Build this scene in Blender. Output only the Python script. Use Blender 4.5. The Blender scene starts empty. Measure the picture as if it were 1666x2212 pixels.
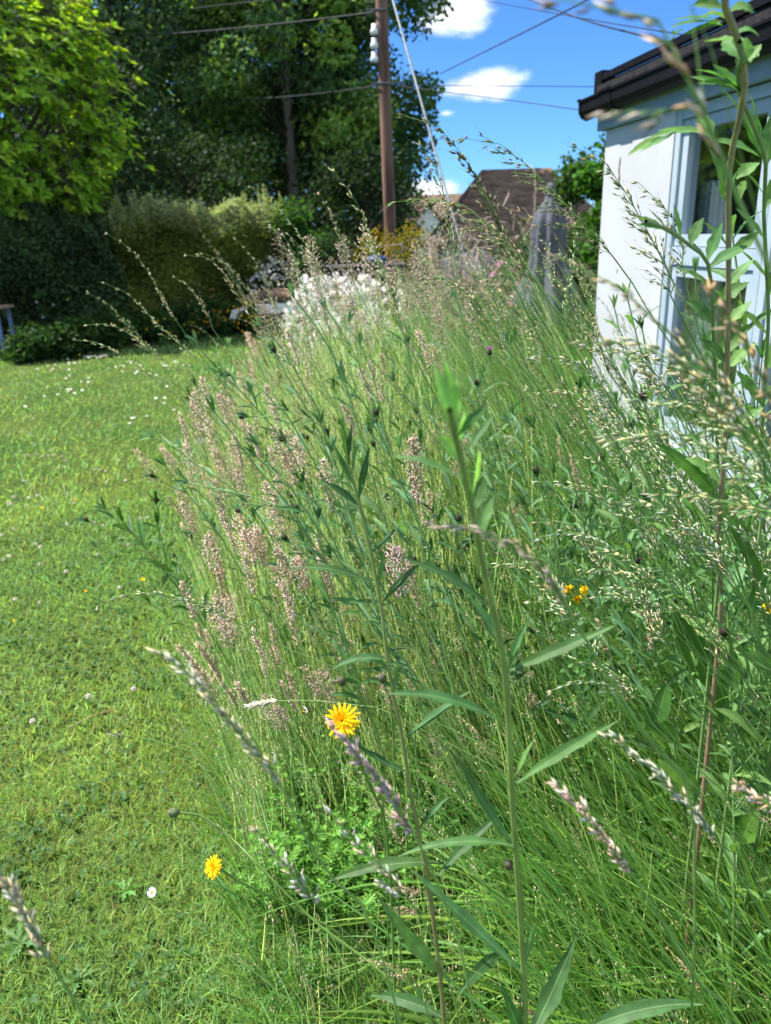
import bpy, math
import numpy as np
from mathutils import Matrix, Vector

# ------------------------------------------------------------------ scene, camera, light
S = bpy.context.scene
R = math.radians
EYE = 1.5
PITCH, ROLL, FPX = R(20.0), R(1.9), 1675.0        # f in pixels of a 1666 x 2212 picture
S.render.resolution_x, S.render.resolution_y = 771, 1024
S.view_settings.view_transform = 'Standard'
S.view_settings.look = 'None'
S.view_settings.exposure = 1.42
S.view_settings.gamma = 1.0
S.cycles.use_denoising = True
S.cycles.max_bounces = 7
S.cycles.diffuse_bounces = 5
S.cycles.glossy_bounces = 2
S.cycles.transmission_bounces = 4
S.cycles.transparent_max_bounces = 6
S.cycles.sample_clamp_indirect = 6.0

cam = bpy.data.cameras.new('camera')
camo = bpy.data.objects.new('camera', cam)
S.collection.objects.link(camo)
cam.sensor_fit = 'VERTICAL'
cam.sensor_height = 36.0
cam.lens = 36.0 * FPX / 2212.0
cam.clip_start, cam.clip_end = 0.03, 3000
cam.dof.use_dof = True
cam.dof.focus_distance = 1.15
cam.dof.aperture_fstop = cam.lens / 3.8           # a 3.8 mm wide phone lens opening
cp, sp = math.cos(PITCH), math.sin(PITCH)
r0 = np.array([1., 0, 0]); u0 = np.array([0, sp, cp]); FW = np.array([0, cp, -sp])
RT = math.cos(ROLL) * r0 - math.sin(ROLL) * u0
UP = math.sin(ROLL) * r0 + math.cos(ROLL) * u0
CAM = np.array([0, 0, EYE])
m = Matrix.Identity(4)
for i in range(3):
    m[i][0], m[i][1], m[i][2], m[i][3] = RT[i], UP[i], -FW[i], CAM[i]
camo.matrix_world = m
S.camera = camo

SUN_AZ, SUN_EL = R(-76), R(58)                    # azimuth from +Y, negative = towards -X
sun = bpy.data.lights.new('sun', 'SUN')
sun.energy = 4.3
sun.angle = R(0.53)
sun.color = (1.0, 0.955, 0.88)
suno = bpy.data.objects.new('sun', sun)
S.collection.objects.link(suno)
sd = Vector((math.sin(SUN_AZ) * math.cos(SUN_EL), math.cos(SUN_AZ) * math.cos(SUN_EL), math.sin(SUN_EL)))
suno.rotation_euler = sd.to_track_quat('Z', 'Y').to_euler()

def ray(px, py):
    d = FW + RT * ((px - 833) / FPX) - UP * ((py - 1106) / FPX)
    return d
def at(px, py, Y):                                # point on the view ray at world depth Y
    d = ray(px, py)
    return CAM + d * (Y / d[1])
def gnd(px, py, z=0.0):
    d = ray(px, py)
    return CAM + d * ((z - EYE) / d[2])

W = bpy.data.worlds.new('World')
S.world = W
W.use_nodes = True
nt = W.node_tree
for n_ in list(nt.nodes): nt.nodes.remove(n_)
def N(tree, t, **kw):
    n = tree.nodes.new(t)
    for k, v in kw.items():
        if k in n.inputs.keys() if isinstance(k, str) else False:
            n.inputs[k].default_value = v
        else:
            setattr(n, k, v)
    return n
L = nt.links.new
wo = N(nt, 'ShaderNodeOutputWorld')
bg = N(nt, 'ShaderNodeBackground'); bg.inputs['Strength'].default_value = 0.135
sky = N(nt, 'ShaderNodeTexSky')
sky.sky_type = 'NISHITA'
sky.sun_disc = False
sky.sun_elevation = SUN_EL
sky.sun_rotation = SUN_AZ
sky.altitude = 100; sky.air_density = 0.85; sky.dust_density = 0.15; sky.ozone_density = 3.2
tc = N(nt, 'ShaderNodeTexCoord')
nrm = N(nt, 'ShaderNodeVectorMath', operation='NORMALIZE'); L(tc.outputs['Generated'], nrm.inputs[0])
# fair-weather clouds, and unseen ones added for fill: each a lobe around a fixed direction broken up by noise
nz = N(nt, 'ShaderNodeTexNoise'); nz.inputs['Scale'].default_value = 16; nz.inputs['Detail'].default_value = 9; nz.inputs['Roughness'].default_value = 0.55
mp = N(nt, 'ShaderNodeMapping'); mp.inputs['Scale'].default_value = (1, 1, 1.9)
L(nrm.outputs[0], mp.inputs[0]); L(mp.outputs[0], nz.inputs['Vector'])
acc = None
fill_clouds = [(170, 35, .55, .4), (130, 40, .5, .35), (100, 30, .45, .35), (200, 20, .5, .3), (150, 65, .5, .4), (80, 60, .4, .3), (230, 40, .4, .3), (110, 75, .3, .3), (60, 45, .25, .2)]   # unseen clouds added behind and beside the camera as fill light: azimuth, elevation, size
for row in [(985, 20, .040, .022, 1.0), (1035, 185, .050, .0155, 1.05), (965, 245, .016, .006, .55), (950, 345, .03, .007, .25),
                         (905, 415, .05, .016, .9), (250, 45, .03, .02, .6), (700, 300, .05, .02, .5), (880, 470, .06, .012, .9),
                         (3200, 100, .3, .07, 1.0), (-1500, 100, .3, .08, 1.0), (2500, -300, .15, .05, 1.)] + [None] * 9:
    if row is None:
        a_, e_, rx, rz = fill_clouds.pop(); amp = 1.0; a_, e_ = R(a_), R(e_); d = np.array([math.sin(a_) * math.cos(e_), math.cos(a_) * math.cos(e_), math.sin(e_)])
    else:
        px, py, rx, rz, amp = row; d = ray(px, py); d = d / np.linalg.norm(d)
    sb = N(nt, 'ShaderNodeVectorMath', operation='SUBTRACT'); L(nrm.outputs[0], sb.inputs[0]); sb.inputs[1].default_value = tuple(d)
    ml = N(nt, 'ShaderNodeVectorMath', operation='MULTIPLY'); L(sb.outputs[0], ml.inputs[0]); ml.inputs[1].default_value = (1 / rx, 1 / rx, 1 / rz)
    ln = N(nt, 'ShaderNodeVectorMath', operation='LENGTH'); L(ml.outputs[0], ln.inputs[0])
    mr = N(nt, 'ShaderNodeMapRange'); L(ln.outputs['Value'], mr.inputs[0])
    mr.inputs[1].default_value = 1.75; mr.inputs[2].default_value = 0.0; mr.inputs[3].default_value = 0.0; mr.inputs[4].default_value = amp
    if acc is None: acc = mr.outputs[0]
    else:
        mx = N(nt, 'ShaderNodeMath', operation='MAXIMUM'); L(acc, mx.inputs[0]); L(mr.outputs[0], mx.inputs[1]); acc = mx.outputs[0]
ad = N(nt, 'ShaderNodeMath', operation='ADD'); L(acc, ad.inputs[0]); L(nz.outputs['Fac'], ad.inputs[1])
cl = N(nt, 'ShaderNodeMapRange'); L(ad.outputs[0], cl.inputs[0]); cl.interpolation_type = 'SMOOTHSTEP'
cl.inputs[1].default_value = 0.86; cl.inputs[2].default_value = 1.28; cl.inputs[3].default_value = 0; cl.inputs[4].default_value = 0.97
mixc = N(nt, 'ShaderNodeMixRGB'); L(cl.outputs[0], mixc.inputs[0])
tintn = N(nt, 'ShaderNodeMixRGB', blend_type='MULTIPLY'); tintn.inputs[0].default_value = 1; tintn.inputs[2].default_value = (0.20, 0.365, 0.60, 1)
L(sky.outputs[0], tintn.inputs[1])
L(tintn.outputs[0], mixc.inputs[1])
cr = N(nt, 'ShaderNodeValToRGB'); L(nz.outputs['Fac'], cr.inputs[0])
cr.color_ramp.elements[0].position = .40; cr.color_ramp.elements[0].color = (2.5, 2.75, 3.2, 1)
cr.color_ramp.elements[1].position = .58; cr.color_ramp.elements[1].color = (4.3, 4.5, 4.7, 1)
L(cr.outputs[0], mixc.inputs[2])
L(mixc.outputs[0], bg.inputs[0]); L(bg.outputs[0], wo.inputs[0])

# ------------------------------------------------------------------ helpers
rng = np.random.default_rng(11)
C = S.collection

def norm(a):
    a = np.asarray(a, float)
    return a / np.maximum(np.linalg.norm(a, axis=-1, keepdims=True), 1e-9)

class Geo:
    def __init__(s): s.v = []; s.f = []; s.n = 0
    def add(s, v, f, col=(1, 1, 1), mi=0):
        v = np.asarray(v, float).reshape(-1, 3); f = np.asarray(f, int)
        if not len(f): return
        c = np.broadcast_to(np.asarray(col, float), (len(f), 3))
        s.v.append(v); s.f.append((f + s.n, c, mi)); s.n += len(v)
    def build(s, name, mats, parent=None, smooth=True, origin=None):
        me = bpy.data.meshes.new(name)
        if not isinstance(mats, (list, tuple)): mats = [mats]
        for q in mats: me.materials.append(q)
        V = np.concatenate(s.v).astype(np.float32)
        if origin is not None: V = V - np.asarray(origin, np.float32)
        loops = np.concatenate([f.ravel() for f, c, k in s.f]).astype(np.int32)
        cnt = np.concatenate([np.full(len(f), f.shape[1]) for f, c, k in s.f]).astype(np.int32)
        me.vertices.add(len(V)); me.vertices.foreach_set('co', V.ravel())
        me.loops.add(len(loops)); me.loops.foreach_set('vertex_index', loops)
        me.polygons.add(len(cnt))
        st = np.concatenate([[0], np.cumsum(cnt)[:-1]]).astype(np.int32)
        me.polygons.foreach_set('loop_start', st)
        me.polygons.foreach_set('loop_total', cnt)
        me.polygons.foreach_set('use_smooth', np.full(len(cnt), smooth))
        me.polygons.foreach_set('material_index', np.concatenate([np.full(len(f), k) for f, c, k in s.f]).astype(np.int32))
        a = me.attributes.new('tint', 'FLOAT_COLOR', 'FACE')
        col = np.concatenate([np.hstack([c, np.ones((len(c), 1))]) for f, c, k in s.f]).astype(np.float32)
        a.data.foreach_set('color', col.ravel())
        me.update(calc_edges=True)
        o = bpy.data.objects.new(name, me); C.objects.link(o)
        if parent is not None: o.parent = parent
        if origin is not None: o.location = tuple(origin)
        return o

def tag(o, label=None, cat=None, group=None, kind=None):
    if label: o['label'] = label
    if cat: o['category'] = cat
    if group: o['group'] = group
    if kind: o['kind'] = kind
    return o
def thing(name, label, cat, loc=(0, 0, 0), rz=0.0, group=None):
    o = bpy.data.objects.new(name, None); C.objects.link(o)
    o.location = tuple(loc); o.rotation_euler = (0, 0, rz)
    o.empty_display_size = .05
    return tag(o, label, cat, group)
def copy_tree(o, parent=None):
    c = o.copy(); C.objects.link(c)
    if parent is not None: c.parent = parent
    for ch in o.children: copy_tree(ch, c)
    return c

def tint(n, base, var=.18, hue=.12):
    base = np.asarray(base, float)
    v = 1 + var * rng.standard_normal((n, 1)).clip(-2, 2)
    h = hue * rng.standard_normal((n, 1)).clip(-2, 2)
    c = base * v
    c = c * np.hstack([1 + h, np.ones((n, 1)), 1 - h])
    return c.clip(.002, 1)

def strips(g, P, side, Wd, cols=2, fold=0.0, col=(1, 1, 1), mi=0):
    """P (N,K,3) centre lines, side (N,K,3) or (N,1,3) unit, Wd (N,K) half widths; ends pinch."""
    Nn, K, _ = P.shape
    side = np.broadcast_to(side, P.shape)
    if cols == 2:
        V = np.stack([P - side * Wd[..., None], P + side * Wd[..., None]], 2)
    else:
        T = norm(np.gradient(P, axis=1)); nn = norm(np.cross(T, side))
        V = np.stack([P - side * Wd[..., None], P - nn * (fold * Wd)[..., None], P + side * Wd[..., None]], 2)
    V = V.reshape(Nn, K * cols, 3)
    k = np.arange(K - 1)[:, None] * cols
    fs = []
    for c in range(cols - 1):
        fs.append(np.stack([k + c, k + c + 1, k + c + 1 + cols, k + c + cols], -1).reshape(-1, 4))
    F = np.concatenate(fs)
    F = (F[None] + (np.arange(Nn) * K * cols)[:, None, None]).reshape(-1, 4)
    col = np.asarray(col, float)
    if col.ndim == 2 and len(col) == Nn: col = np.repeat(col, (K - 1) * (cols - 1), 0)
    g.add(V, F, col, mi)

def blades(g, base, d, L, Wd, bend, K=5, prof='grass', cols=2, fold=.5, col=(1, 1, 1), mi=0, side=None):
    """base (N,3), d start direction, L length, Wd half width, bend (N,3) added as t^2*L."""
    Nn = len(base)
    t = np.linspace(0, 1, K)
    P = base[:, None] + d[:, None] * (L[:, None, None] * t[None, :, None]) + bend[:, None] * (L[:, None, None] * (t ** 2)[None, :, None])
    if side is None:
        a = rng.uniform(0, 2 * np.pi, Nn)
        side = np.stack([np.cos(a), np.sin(a), np.zeros(Nn)], -1)
        side = norm(side - d * (side * d).sum(-1, keepdims=True))
    if prof == 'grass': w = np.array([.7, 1, 1, .85, .6, .04]); w = np.interp(t, np.linspace(0, 1, 6), w)
    elif prof == 'leaf': w = np.interp(t, [0, .1, .3, .5, .75, .92, 1], [.12, .35, .85, 1, .78, .35, .03])
    elif prof == 'petal': w = np.interp(t, [0, .3, .7, .95, 1], [.35, .8, 1, .85, .55])
    elif prof == 'lance': w = np.interp(t, [0, .08, .2, .45, .7, .9, 1], [.25, .22, .55, 1, .72, .32, .03])
    strips(g, P, side[:, None], Wd[:, None] * w[None], cols, fold, col, mi)

def tubes(g, P, Rd, sides=3, col=(1, 1, 1), mi=0):
    """P (N,K,3), Rd (N,K)"""
    Nn, K, _ = P.shape
    T = norm(np.gradient(P, axis=1))
    ref = np.where(np.abs(T[..., 2:3]) > .9, np.array([1., 0, 0]), np.array([0, 0, 1.]))
    if abs(T[..., 2]).mean() > .5: ref = np.broadcast_to(np.array([0., 1, 0]), T.shape)
    A = norm(np.cross(T, ref)); B = np.cross(T, A)
    th = np.arange(sides) * 2 * np.pi / sides
    V = P[:, :, None] + (A[:, :, None] * np.cos(th)[:, None] + B[:, :, None] * np.sin(th)[:, None]) * Rd[:, :, None, None]
    V = V.reshape(Nn, K * sides, 3)
    k = (np.arange(K - 1) * sides)[:, None]; s = np.arange(sides)[None]; s2 = (s + 1) % sides
    F = np.stack([k + s, k + s2, k + sides + s2, k + sides + s], -1).reshape(-1, 4)
    F = (F[None] + (np.arange(Nn) * K * sides)[:, None, None]).reshape(-1, 4)
    col = np.asarray(col, float)
    if col.ndim == 2 and len(col) == Nn: col = np.repeat(col, (K - 1) * sides, 0)
    g.add(V, F, col, mi)

def tube1(g, P, Rd, sides=6, col=(1, 1, 1), mi=0, cap=False):
    P = np.asarray(P, float); Rd = np.broadcast_to(np.asarray(Rd, float), (len(P),))
    n0 = g.n
    tubes(g, P[None], Rd[None], sides, col, mi)
    if cap:
        for b in (0, len(P) - 1):
            g.f.append(((np.arange(sides)[None] + n0 + b * sides), np.broadcast_to(np.asarray(col, float), (1, 3)), mi))

def spindles(g, p, ax, L, Wd, sides=3, col=(1, 1, 1), mi=0, wpos=.4):
    """pointed little bodies (spikelets, buds): p base (N,3), ax unit axis"""
    Nn = len(p)
    L = np.broadcast_to(L, (Nn,)); Wd = np.broadcast_to(Wd, (Nn,))
    r = norm(rng.standard_normal((Nn, 3))); A = norm(np.cross(ax, r)); B = np.cross(ax, A)
    th = np.arange(sides) * 2 * np.pi / sides
    ring = p[:, None] + ax[:, None] * (L * wpos)[:, None, None] + (A[:, None] * np.cos(th)[:, None] + B[:, None] * np.sin(th)[:, None]) * Wd[:, None, None]
    V = np.concatenate([p[:, None], ring, (p + ax * L[:, None])[:, None]], 1)
    s = np.arange(sides); s2 = (s + 1) % sides
    F = np.concatenate([np.stack([np.zeros(sides, int), s2 + 1, s + 1], -1), np.stack([np.full(sides, sides + 1), s + 1, s2 + 1], -1)])
    F = (F[None] + (np.arange(Nn) * (sides + 2))[:, None, None]).reshape(-1, 3)
    col = np.asarray(col, float)
    if col.ndim == 2 and len(col) == Nn: col = np.repeat(col, 2 * sides, 0)
    g.add(V, F, col, mi)

def curve(pts, n=24):
    """Catmull-Rom through points"""
    P = np.asarray(pts, float)
    P = np.vstack([2 * P[0] - P[1], P, 2 * P[-1] - P[-2]])
    seg = len(P) - 3
    out = []
    for u in np.linspace(0, seg - 1e-6, n):
        i = int(u); t = u - i
        a, b, c, d = P[i], P[i + 1], P[i + 2], P[i + 3]
        out.append(.5 * ((2 * b) + (c - a) * t + (2 * a - 5 * b + 4 * c - d) * t * t + (3 * b - a - 3 * c + d) * t ** 3))
    out = np.array(out)
    s = np.concatenate([[0], np.cumsum(np.linalg.norm(np.diff(out, axis=0), axis=1))])
    q = np.linspace(0, s[-1], n)
    return np.stack([np.interp(q, s, out[:, k]) for k in range(3)], -1)

def box(g, lo, hi, col=(1, 1, 1), mi=0, M=None):
    x0, y0, z0 = lo; x1, y1, z1 = hi
    V = np.array([[x0, y0, z0], [x1, y0, z0], [x1, y1, z0], [x0, y1, z0], [x0, y0, z1], [x1, y0, z1], [x1, y1, z1], [x0, y1, z1]], float)
    if M is not None: V = M(V)
    g.add(V, [[0, 3, 2, 1], [4, 5, 6, 7], [0, 1, 5, 4], [1, 2, 6, 5], [2, 3, 7, 6], [3, 0, 4, 7]], col, mi)

# ------------------------------------------------------------------ materials
def mat(name): 
    q = bpy.data.materials.new(name); q.use_nodes = True
    q.node_tree.nodes.clear()
    return q, q.node_tree
def leaf_mat(name, transl=.35, rough=.45, spec=.35, tgain=(1.25, 1.25, .6), nscale=0, objvar=.25):
    q, t = mat(name)
    out = N(t, 'ShaderNodeOutputMaterial'); at_ = N(t, 'ShaderNodeAttribute'); at_.attribute_name = 'tint'
    oi = N(t, 'ShaderNodeObjectInfo')
    hs = N(t, 'ShaderNodeHueSaturation')
    mr = N(t, 'ShaderNodeMapRange'); t.links.new(oi.outputs['Random'], mr.inputs[0])
    mr.inputs[3].default_value = 1 - objvar; mr.inputs[4].default_value = 1 + objvar
    t.links.new(mr.outputs[0], hs.inputs['Value'])
    t.links.new(at_.outputs['Color'], hs.inputs['Color'])
    colr = hs.outputs[0]
    if nscale:
        tcn = N(t, 'ShaderNodeTexCoord')
        nn = N(t, 'ShaderNodeTexNoise'); nn.inputs['Scale'].default_value = nscale; nn.inputs['Detail'].default_value = 4
        t.links.new(tcn.outputs['Object'], nn.inputs['Vector'])
        m2 = N(t, 'ShaderNodeMapRange'); t.links.new(nn.outputs['Fac'], m2.inputs[0])
        m2.inputs[1].default_value = .3; m2.inputs[2].default_value = .7; m2.inputs[3].default_value = .75; m2.inputs[4].default_value = 1.25
        mm = N(t, 'ShaderNodeVectorMath', operation='SCALE'); t.links.new(colr, mm.inputs[0]); t.links.new(m2.outputs[0], mm.inputs['Scale'])
        colr = mm.outputs[0]
    b = N(t, 'ShaderNodeBsdfPrincipled'); b.inputs['Roughness'].default_value = rough
    b.inputs['Specular IOR Level'].default_value = spec
    t.links.new(colr, b.inputs['Base Color'])
    tr = N(t, 'ShaderNodeBsdfTranslucent')
    tg = N(t, 'ShaderNodeMixRGB', blend_type='MULTIPLY'); tg.inputs[0].default_value = 1; tg.inputs[2].default_value = (*tgain, 1)
    t.links.new(colr, tg.inputs[1]); t.links.new(tg.outputs[0], tr.inputs[0])
    ms = N(t, 'ShaderNodeMixShader'); ms.inputs[0].default_value = transl
    t.links.new(b.outputs[0], ms.inputs[1]); t.links.new(tr.outputs[0], ms.inputs[2]); t.links.new(ms.outputs[0], out.inputs[0])
    return q
def surf(name, c1, c2=None, scale=8, rough=.7, spec=.3, metal=0, bump=0, stretch=(1, 1, 1), detail=6, lo=.35, hi=.65, bscale=None):
    q, t = mat(name)
    out = N(t, 'ShaderNodeOutputMaterial'); b = N(t, 'ShaderNodeBsdfPrincipled')
    b.inputs['Roughness'].default_value = rough; b.inputs['Specular IOR Level'].default_value = spec; b.inputs['Metallic'].default_value = metal
    tcn = N(t, 'ShaderNodeTexCoord'); mpn = N(t, 'ShaderNodeMapping'); mpn.inputs['Scale'].default_value = stretch
    t.links.new(tcn.outputs['Object'], mpn.inputs[0])
    nn = N(t, 'ShaderNodeTexNoise'); nn.inputs['Scale'].default_value = scale; nn.inputs['Detail'].default_value = detail
    t.links.new(mpn.outputs[0], nn.inputs['Vector'])
    r = N(t, 'ShaderNodeValToRGB'); t.links.new(nn.outputs['Fac'], r.inputs[0])
    r.color_ramp.elements[0].position = lo; r.color_ramp.elements[1].position = hi
    r.color_ramp.elements[0].color = (*c1, 1); r.color_ramp.elements[1].color = (*(c2 or c1), 1)
    t.links.new(r.outputs[0], b.inputs['Base Color'])
    if bump:
        n2 = N(t, 'ShaderNodeTexNoise'); n2.inputs['Scale'].default_value = bscale or scale * 4; n2.inputs['Detail'].default_value = 5
        t.links.new(mpn.outputs[0], n2.inputs['Vector'])
        bp = N(t, 'ShaderNodeBump'); bp.inputs['Strength'].default_value = bump; bp.inputs['Distance'].default_value = .01
        t.links.new(n2.outputs['Fac'], bp.inputs['Height']); t.links.new(bp.outputs[0], b.inputs['Normal'])
    t.links.new(b.outputs[0], out.inputs[0])
    return q

M_LAWN = leaf_mat('lawn_blades', .45, .45, .3, (1.15, 1.2, .55), 0, 0)
M_GRASS = leaf_mat('meadow_blades', .55, .45, .3, (1.15, 1.2, .55), 0, .1)
M_LEAF = leaf_mat('plant_leaf', .38, .55, .28, (1.15, 1.3, .5), 60, .15)
M_CULM = leaf_mat('grass_culm', 0, .5, .25, (1, 1, 1), 0, .08)
M_STEM = leaf_mat('plant_stem', 0, .45, .4, (1.1, 1.2, .6), 40, .1)
M_SEED = leaf_mat('seed_husk', .06, .6, .12, (1.1, 1.05, .85), 0, .12)
M_PETAL = leaf_mat('petal', .35, .6, .1, (1.05, 1.0, .95), 0, .08)
M_TREE = leaf_mat('tree_leaf', .42, .6, .15, (1.2, 1.35, .45), 0, 0)
M_MAG = leaf_mat('broad_leaf', .5, .55, .2, (1.5, 1.3, .35), 0, 0)
M_BARK = surf('bark', (.10, .085, .065), (.20, .18, .15), 6, .9, .2, bump=.8, stretch=(1, 1, .2))
M_BUD = leaf_mat('bud_scales', 0, .6, .2, (1, 1, 1), 300, .15)

def ground_material():
    q, t = mat('soil_and_turf')
    out = N(t, 'ShaderNodeOutputMaterial'); b = N(t, 'ShaderNodeBsdfPrincipled'); b.inputs['Roughness'].default_value = .95
    b.inputs['Specular IOR Level'].default_value = .1
    g_ = N(t, 'ShaderNodeNewGeometry')
    def noise(sc, det=5):
        n = N(t, 'ShaderNodeTexNoise'); n.inputs['Scale'].default_value = sc; n.inputs['Detail'].default_value = det
        t.links.new(g_.outputs['Position'], n.inputs['Vector']); return n
    a = noise(55, 8); r = N(t, 'ShaderNodeValToRGB'); t.links.new(a.outputs['Fac'], r.inputs[0])
    e = r.color_ramp.elements; e[0].position = .38; e[0].color = (.022, .04, .010, 1); e[1].position = .62; e[1].color = (.085, .14, .03, 1)
    bb = noise(1.3, 4); r2 = N(t, 'ShaderNodeValToRGB'); t.links.new(bb.outputs['Fac'], r2.inputs[0])
    r2.color_ramp.elements[0].position = .4; r2.color_ramp.elements[0].color = (.75, .9, .7, 1); r2.color_ramp.elements[1].position = .65; r2.color_ramp.elements[1].color = (1.35, 1.1, 1.0, 1)
    mm = N(t, 'ShaderNodeMixRGB', blend_type='MULTIPLY'); mm.inputs[0].default_value = 1
    t.links.new(r.outputs[0], mm.inputs[1]); t.links.new(r2.outputs[0], mm.inputs[2]); t.links.new(mm.outputs[0], b.inputs['Base Color'])
    bp = N(t, 'ShaderNodeBump'); bp.inputs['Strength'].default_value = 1; bp.inputs['Distance'].default_value = .02
    t.links.new(a.outputs['Fac'], bp.inputs['Height']); t.links.new(bp.outputs[0], b.inputs['Normal'])
    t.links.new(b.outputs[0], out.inputs[0])
    return q
# ------------------------------------------------------------------ ground
M_GROUND = ground_material()
def ground_h(x, y):
    return 0.012 * np.sin(x * 1.3 + .4) * np.cos(y * .9) + .006 * np.sin(x * 4.1 + y * 3.3)
g = Geo()
xs = np.concatenate([[-600, -150, -40], np.linspace(-14, 8, 60), [40, 150, 600]])
ys = np.concatenate([[-60, -12], np.linspace(-3, 20, 60), [40, 150, 900]])
X, Y = np.meshgrid(xs, ys, indexing='ij')
Z = np.where((np.abs(X) < 30) & (Y < 30), ground_h(X, Y), 0) - .012
nx, ny = X.shape
idx = np.arange(nx * ny).reshape(nx, ny)
g.add(np.stack([X, Y, Z], -1).reshape(-1, 3), np.stack([idx[:-1, :-1], idx[1:, :-1], idx[1:, 1:], idx[:-1, 1:]], -1).reshape(-1, 4))
tag(g.build('ground', M_GROUND), kind='structure')

# ------------------------------------------------------------------ garden room (the building)
C0 = at(1310, 283, 5.2)
TW = np.array([math.sin(R(7)), -math.cos(R(7)), 0.])
NW = np.array([-math.cos(R(7)), -math.sin(R(7)), 0.])
def WP(V):            # (u along wall towards us, o outwards, z up) -> world
    V = np.asarray(V, float)
    o = np.array([C0[0], C0[1], 0])
    return o + V[:, :1] * TW + V[:, 1:2] * NW + V[:, 2:] * np.array([0, 0, 1.])
def wall(px, py):
    d = ray(px, py); s = ((C0 - CAM) @ NW) / (d @ NW); p = CAM + d * s
    return (p - C0) @ TW, p[2]
ZT = C0[2]
M_RENDER = surf('white_render', (.40, .415, .43), (.455, .47, .48), 1.6, .85, .2, bump=.12, bscale=60)
M_FASCIA = surf('painted_timber_blue', (.17, .235, .265), (.23, .29, .32), 12, .6, .3, bump=.2, stretch=(1, 1, 4), lo=.25, hi=.6)
M_FRAME = surf('painted_frame', (.30, .375, .43), (.36, .43, .485), 4, .45, .4, bump=.08)
M_GUT = surf('black_plastic', (.004, .004, .005), (.007, .007, .009), 9, .6, .12, bump=.1)
M_FELT = surf('roof_felt', (.012, .012, .013), (.03, .028, .028), 30, .9, .2, bump=.5)
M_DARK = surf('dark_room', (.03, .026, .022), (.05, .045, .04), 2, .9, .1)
M_RUST = surf('rust', (.10, .045, .02), (.28, .17, .10), 40, .9, .1)
bld = thing('garden_room', 'white rendered single storey garden room with pale blue windows and black gutter', 'building', (C0[0], C0[1], 0))
OR = np.array([C0[0], C0[1], 0])
def part(g, name, mats, parent=bld, smooth=False, origin=OR):
    o = g.build(name, mats, None, smooth, origin)
    if parent is not None:
        o.parent = parent
        pw = Vector(parent.location) if parent.parent is None else Vector((0, 0, 0))
        o.location = Vector(o.location) - pw if parent.parent is None else Vector((0, 0, 0))
    return o
u1, _ = wall(1456, 300); LEN = 5.2
zs0 = wall(1474, 520)[1]; zs1 = wall(1457, 577)[1]
uf1 = wall(1492, 278)[0]; zg = wall(1492, 278)[1]
um = wall(1650, 260)[0]
# walls
g = Geo()
box(g, (0, -.28, -.1), (u1, 0, ZT), M=WP)                       # pier
box(g, (u1, -.28, -.1), (LEN, -.0, .35), M=WP)                    # plinth under the windows
box(g, (0, -3.6, -.1), (.25, -.282, ZT), M=WP)                   # far end wall
box(g, (LEN - .25, -3.6, -.1), (LEN, -.282, ZT), M=WP)
box(g, (.252, -3.6, -.1), (LEN - .252, -3.4, ZT), M=WP)
part(g, 'wall', M_RENDER)
g = Geo()
V = []
for (u, z, r) in [(.235, ZT - .19, .022), (.228, ZT - .235, .018), (.24, ZT - .28, .022), (.25, ZT - .33, .012), (.30, ZT - .80, .010), (.52, ZT - .62, .006)]:
    th = np.linspace(0, 2 * np.pi, 9)[:-1]; rr = r * rng.uniform(.6, 1.2, 8)
    v = np.concatenate([[[u, .0035, z]], np.stack([u + rr * np.cos(th) * .6, np.full(8, .002), z + rr * np.sin(th) * 1.5], -1)])
    g.add(WP(v), [[0, 1 + k, 1 + (k + 1) % 8] for k in range(8)])
part(g, 'rust_stain', M_RUST)
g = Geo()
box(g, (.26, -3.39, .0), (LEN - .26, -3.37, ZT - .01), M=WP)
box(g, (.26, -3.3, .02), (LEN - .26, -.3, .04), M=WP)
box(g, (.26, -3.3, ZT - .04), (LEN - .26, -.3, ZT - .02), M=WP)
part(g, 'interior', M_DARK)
# fascia with a shadow gap, roof deck
ft = ZT + (wall(1310, 243)[1] - ZT)
g = Geo()
box(g, (-.06, -.26, ZT + .004), (LEN, .035, ft), M=WP)
box(g, (-.055, -.25, ft), (LEN, .022, ft + .10), M=WP)
part(g, 'fascia', M_FASCIA)
g = Geo()
box(g, (-.12, -3.7, ft + .105), (LEN, .03, ft + .155), M=WP)
box(g, (-.12, -.9, ft + .157), (LEN, .0, ft + .175), M=WP)
box(g, (-.12, -3.7, ft + .157), (LEN, -2.0, ft + .32), M=WP)
part(g, 'roof', M_FELT)
# gutter: half round trough as a swept section
g = Geo()
sec = np.array([(.03, .10), (.032, .03), (.05, -.005), (.09, -.022), (.13, -.005), (.15, .03), (.153, .10), (.165, .10), (.165, .115), (.143, .112), (.14, .035), (.09, .0), (.045, .02), (.04, .115)])
def sweep(g, sec, ua, ub, z0, sc=1.0):
    c = sec.mean(0); s2 = (sec - c) * sc + c
    n_ = len(sec)
    v = np.concatenate([np.stack([np.full(n_, u), s2[:, 0], z0 + s2[:, 1]], -1) for u in (ua, ub)])
    k = np.arange(n_); k2 = (k + 1) % n_
    g.add(WP(v), np.stack([k, k2, k2 + n_, k + n_], -1))
    g.f.append((np.array([np.arange(n_)]) + g.n - 2 * n_, np.ones((1, 3)), 0)); g.f.append((np.array([np.arange(n_)[::-1]]) + g.n - n_, np.ones((1, 3)), 0))
sec = (sec - [.03, .0]) * .78 + [.03, .012]
gz = ft - .02
sweep(g, sec, -.12, LEN, gz)
part(g, 'gutter', M_GUT)
for uu, w, sc in ((-.145, .035, 1.12), (.18, .16, 1.13), (2.2, .14, 1.13)):
    g = Geo(); sweep(g, sec, uu, uu + w, gz, sc)
    part(g, 'gutter_joint', M_GUT)
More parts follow.
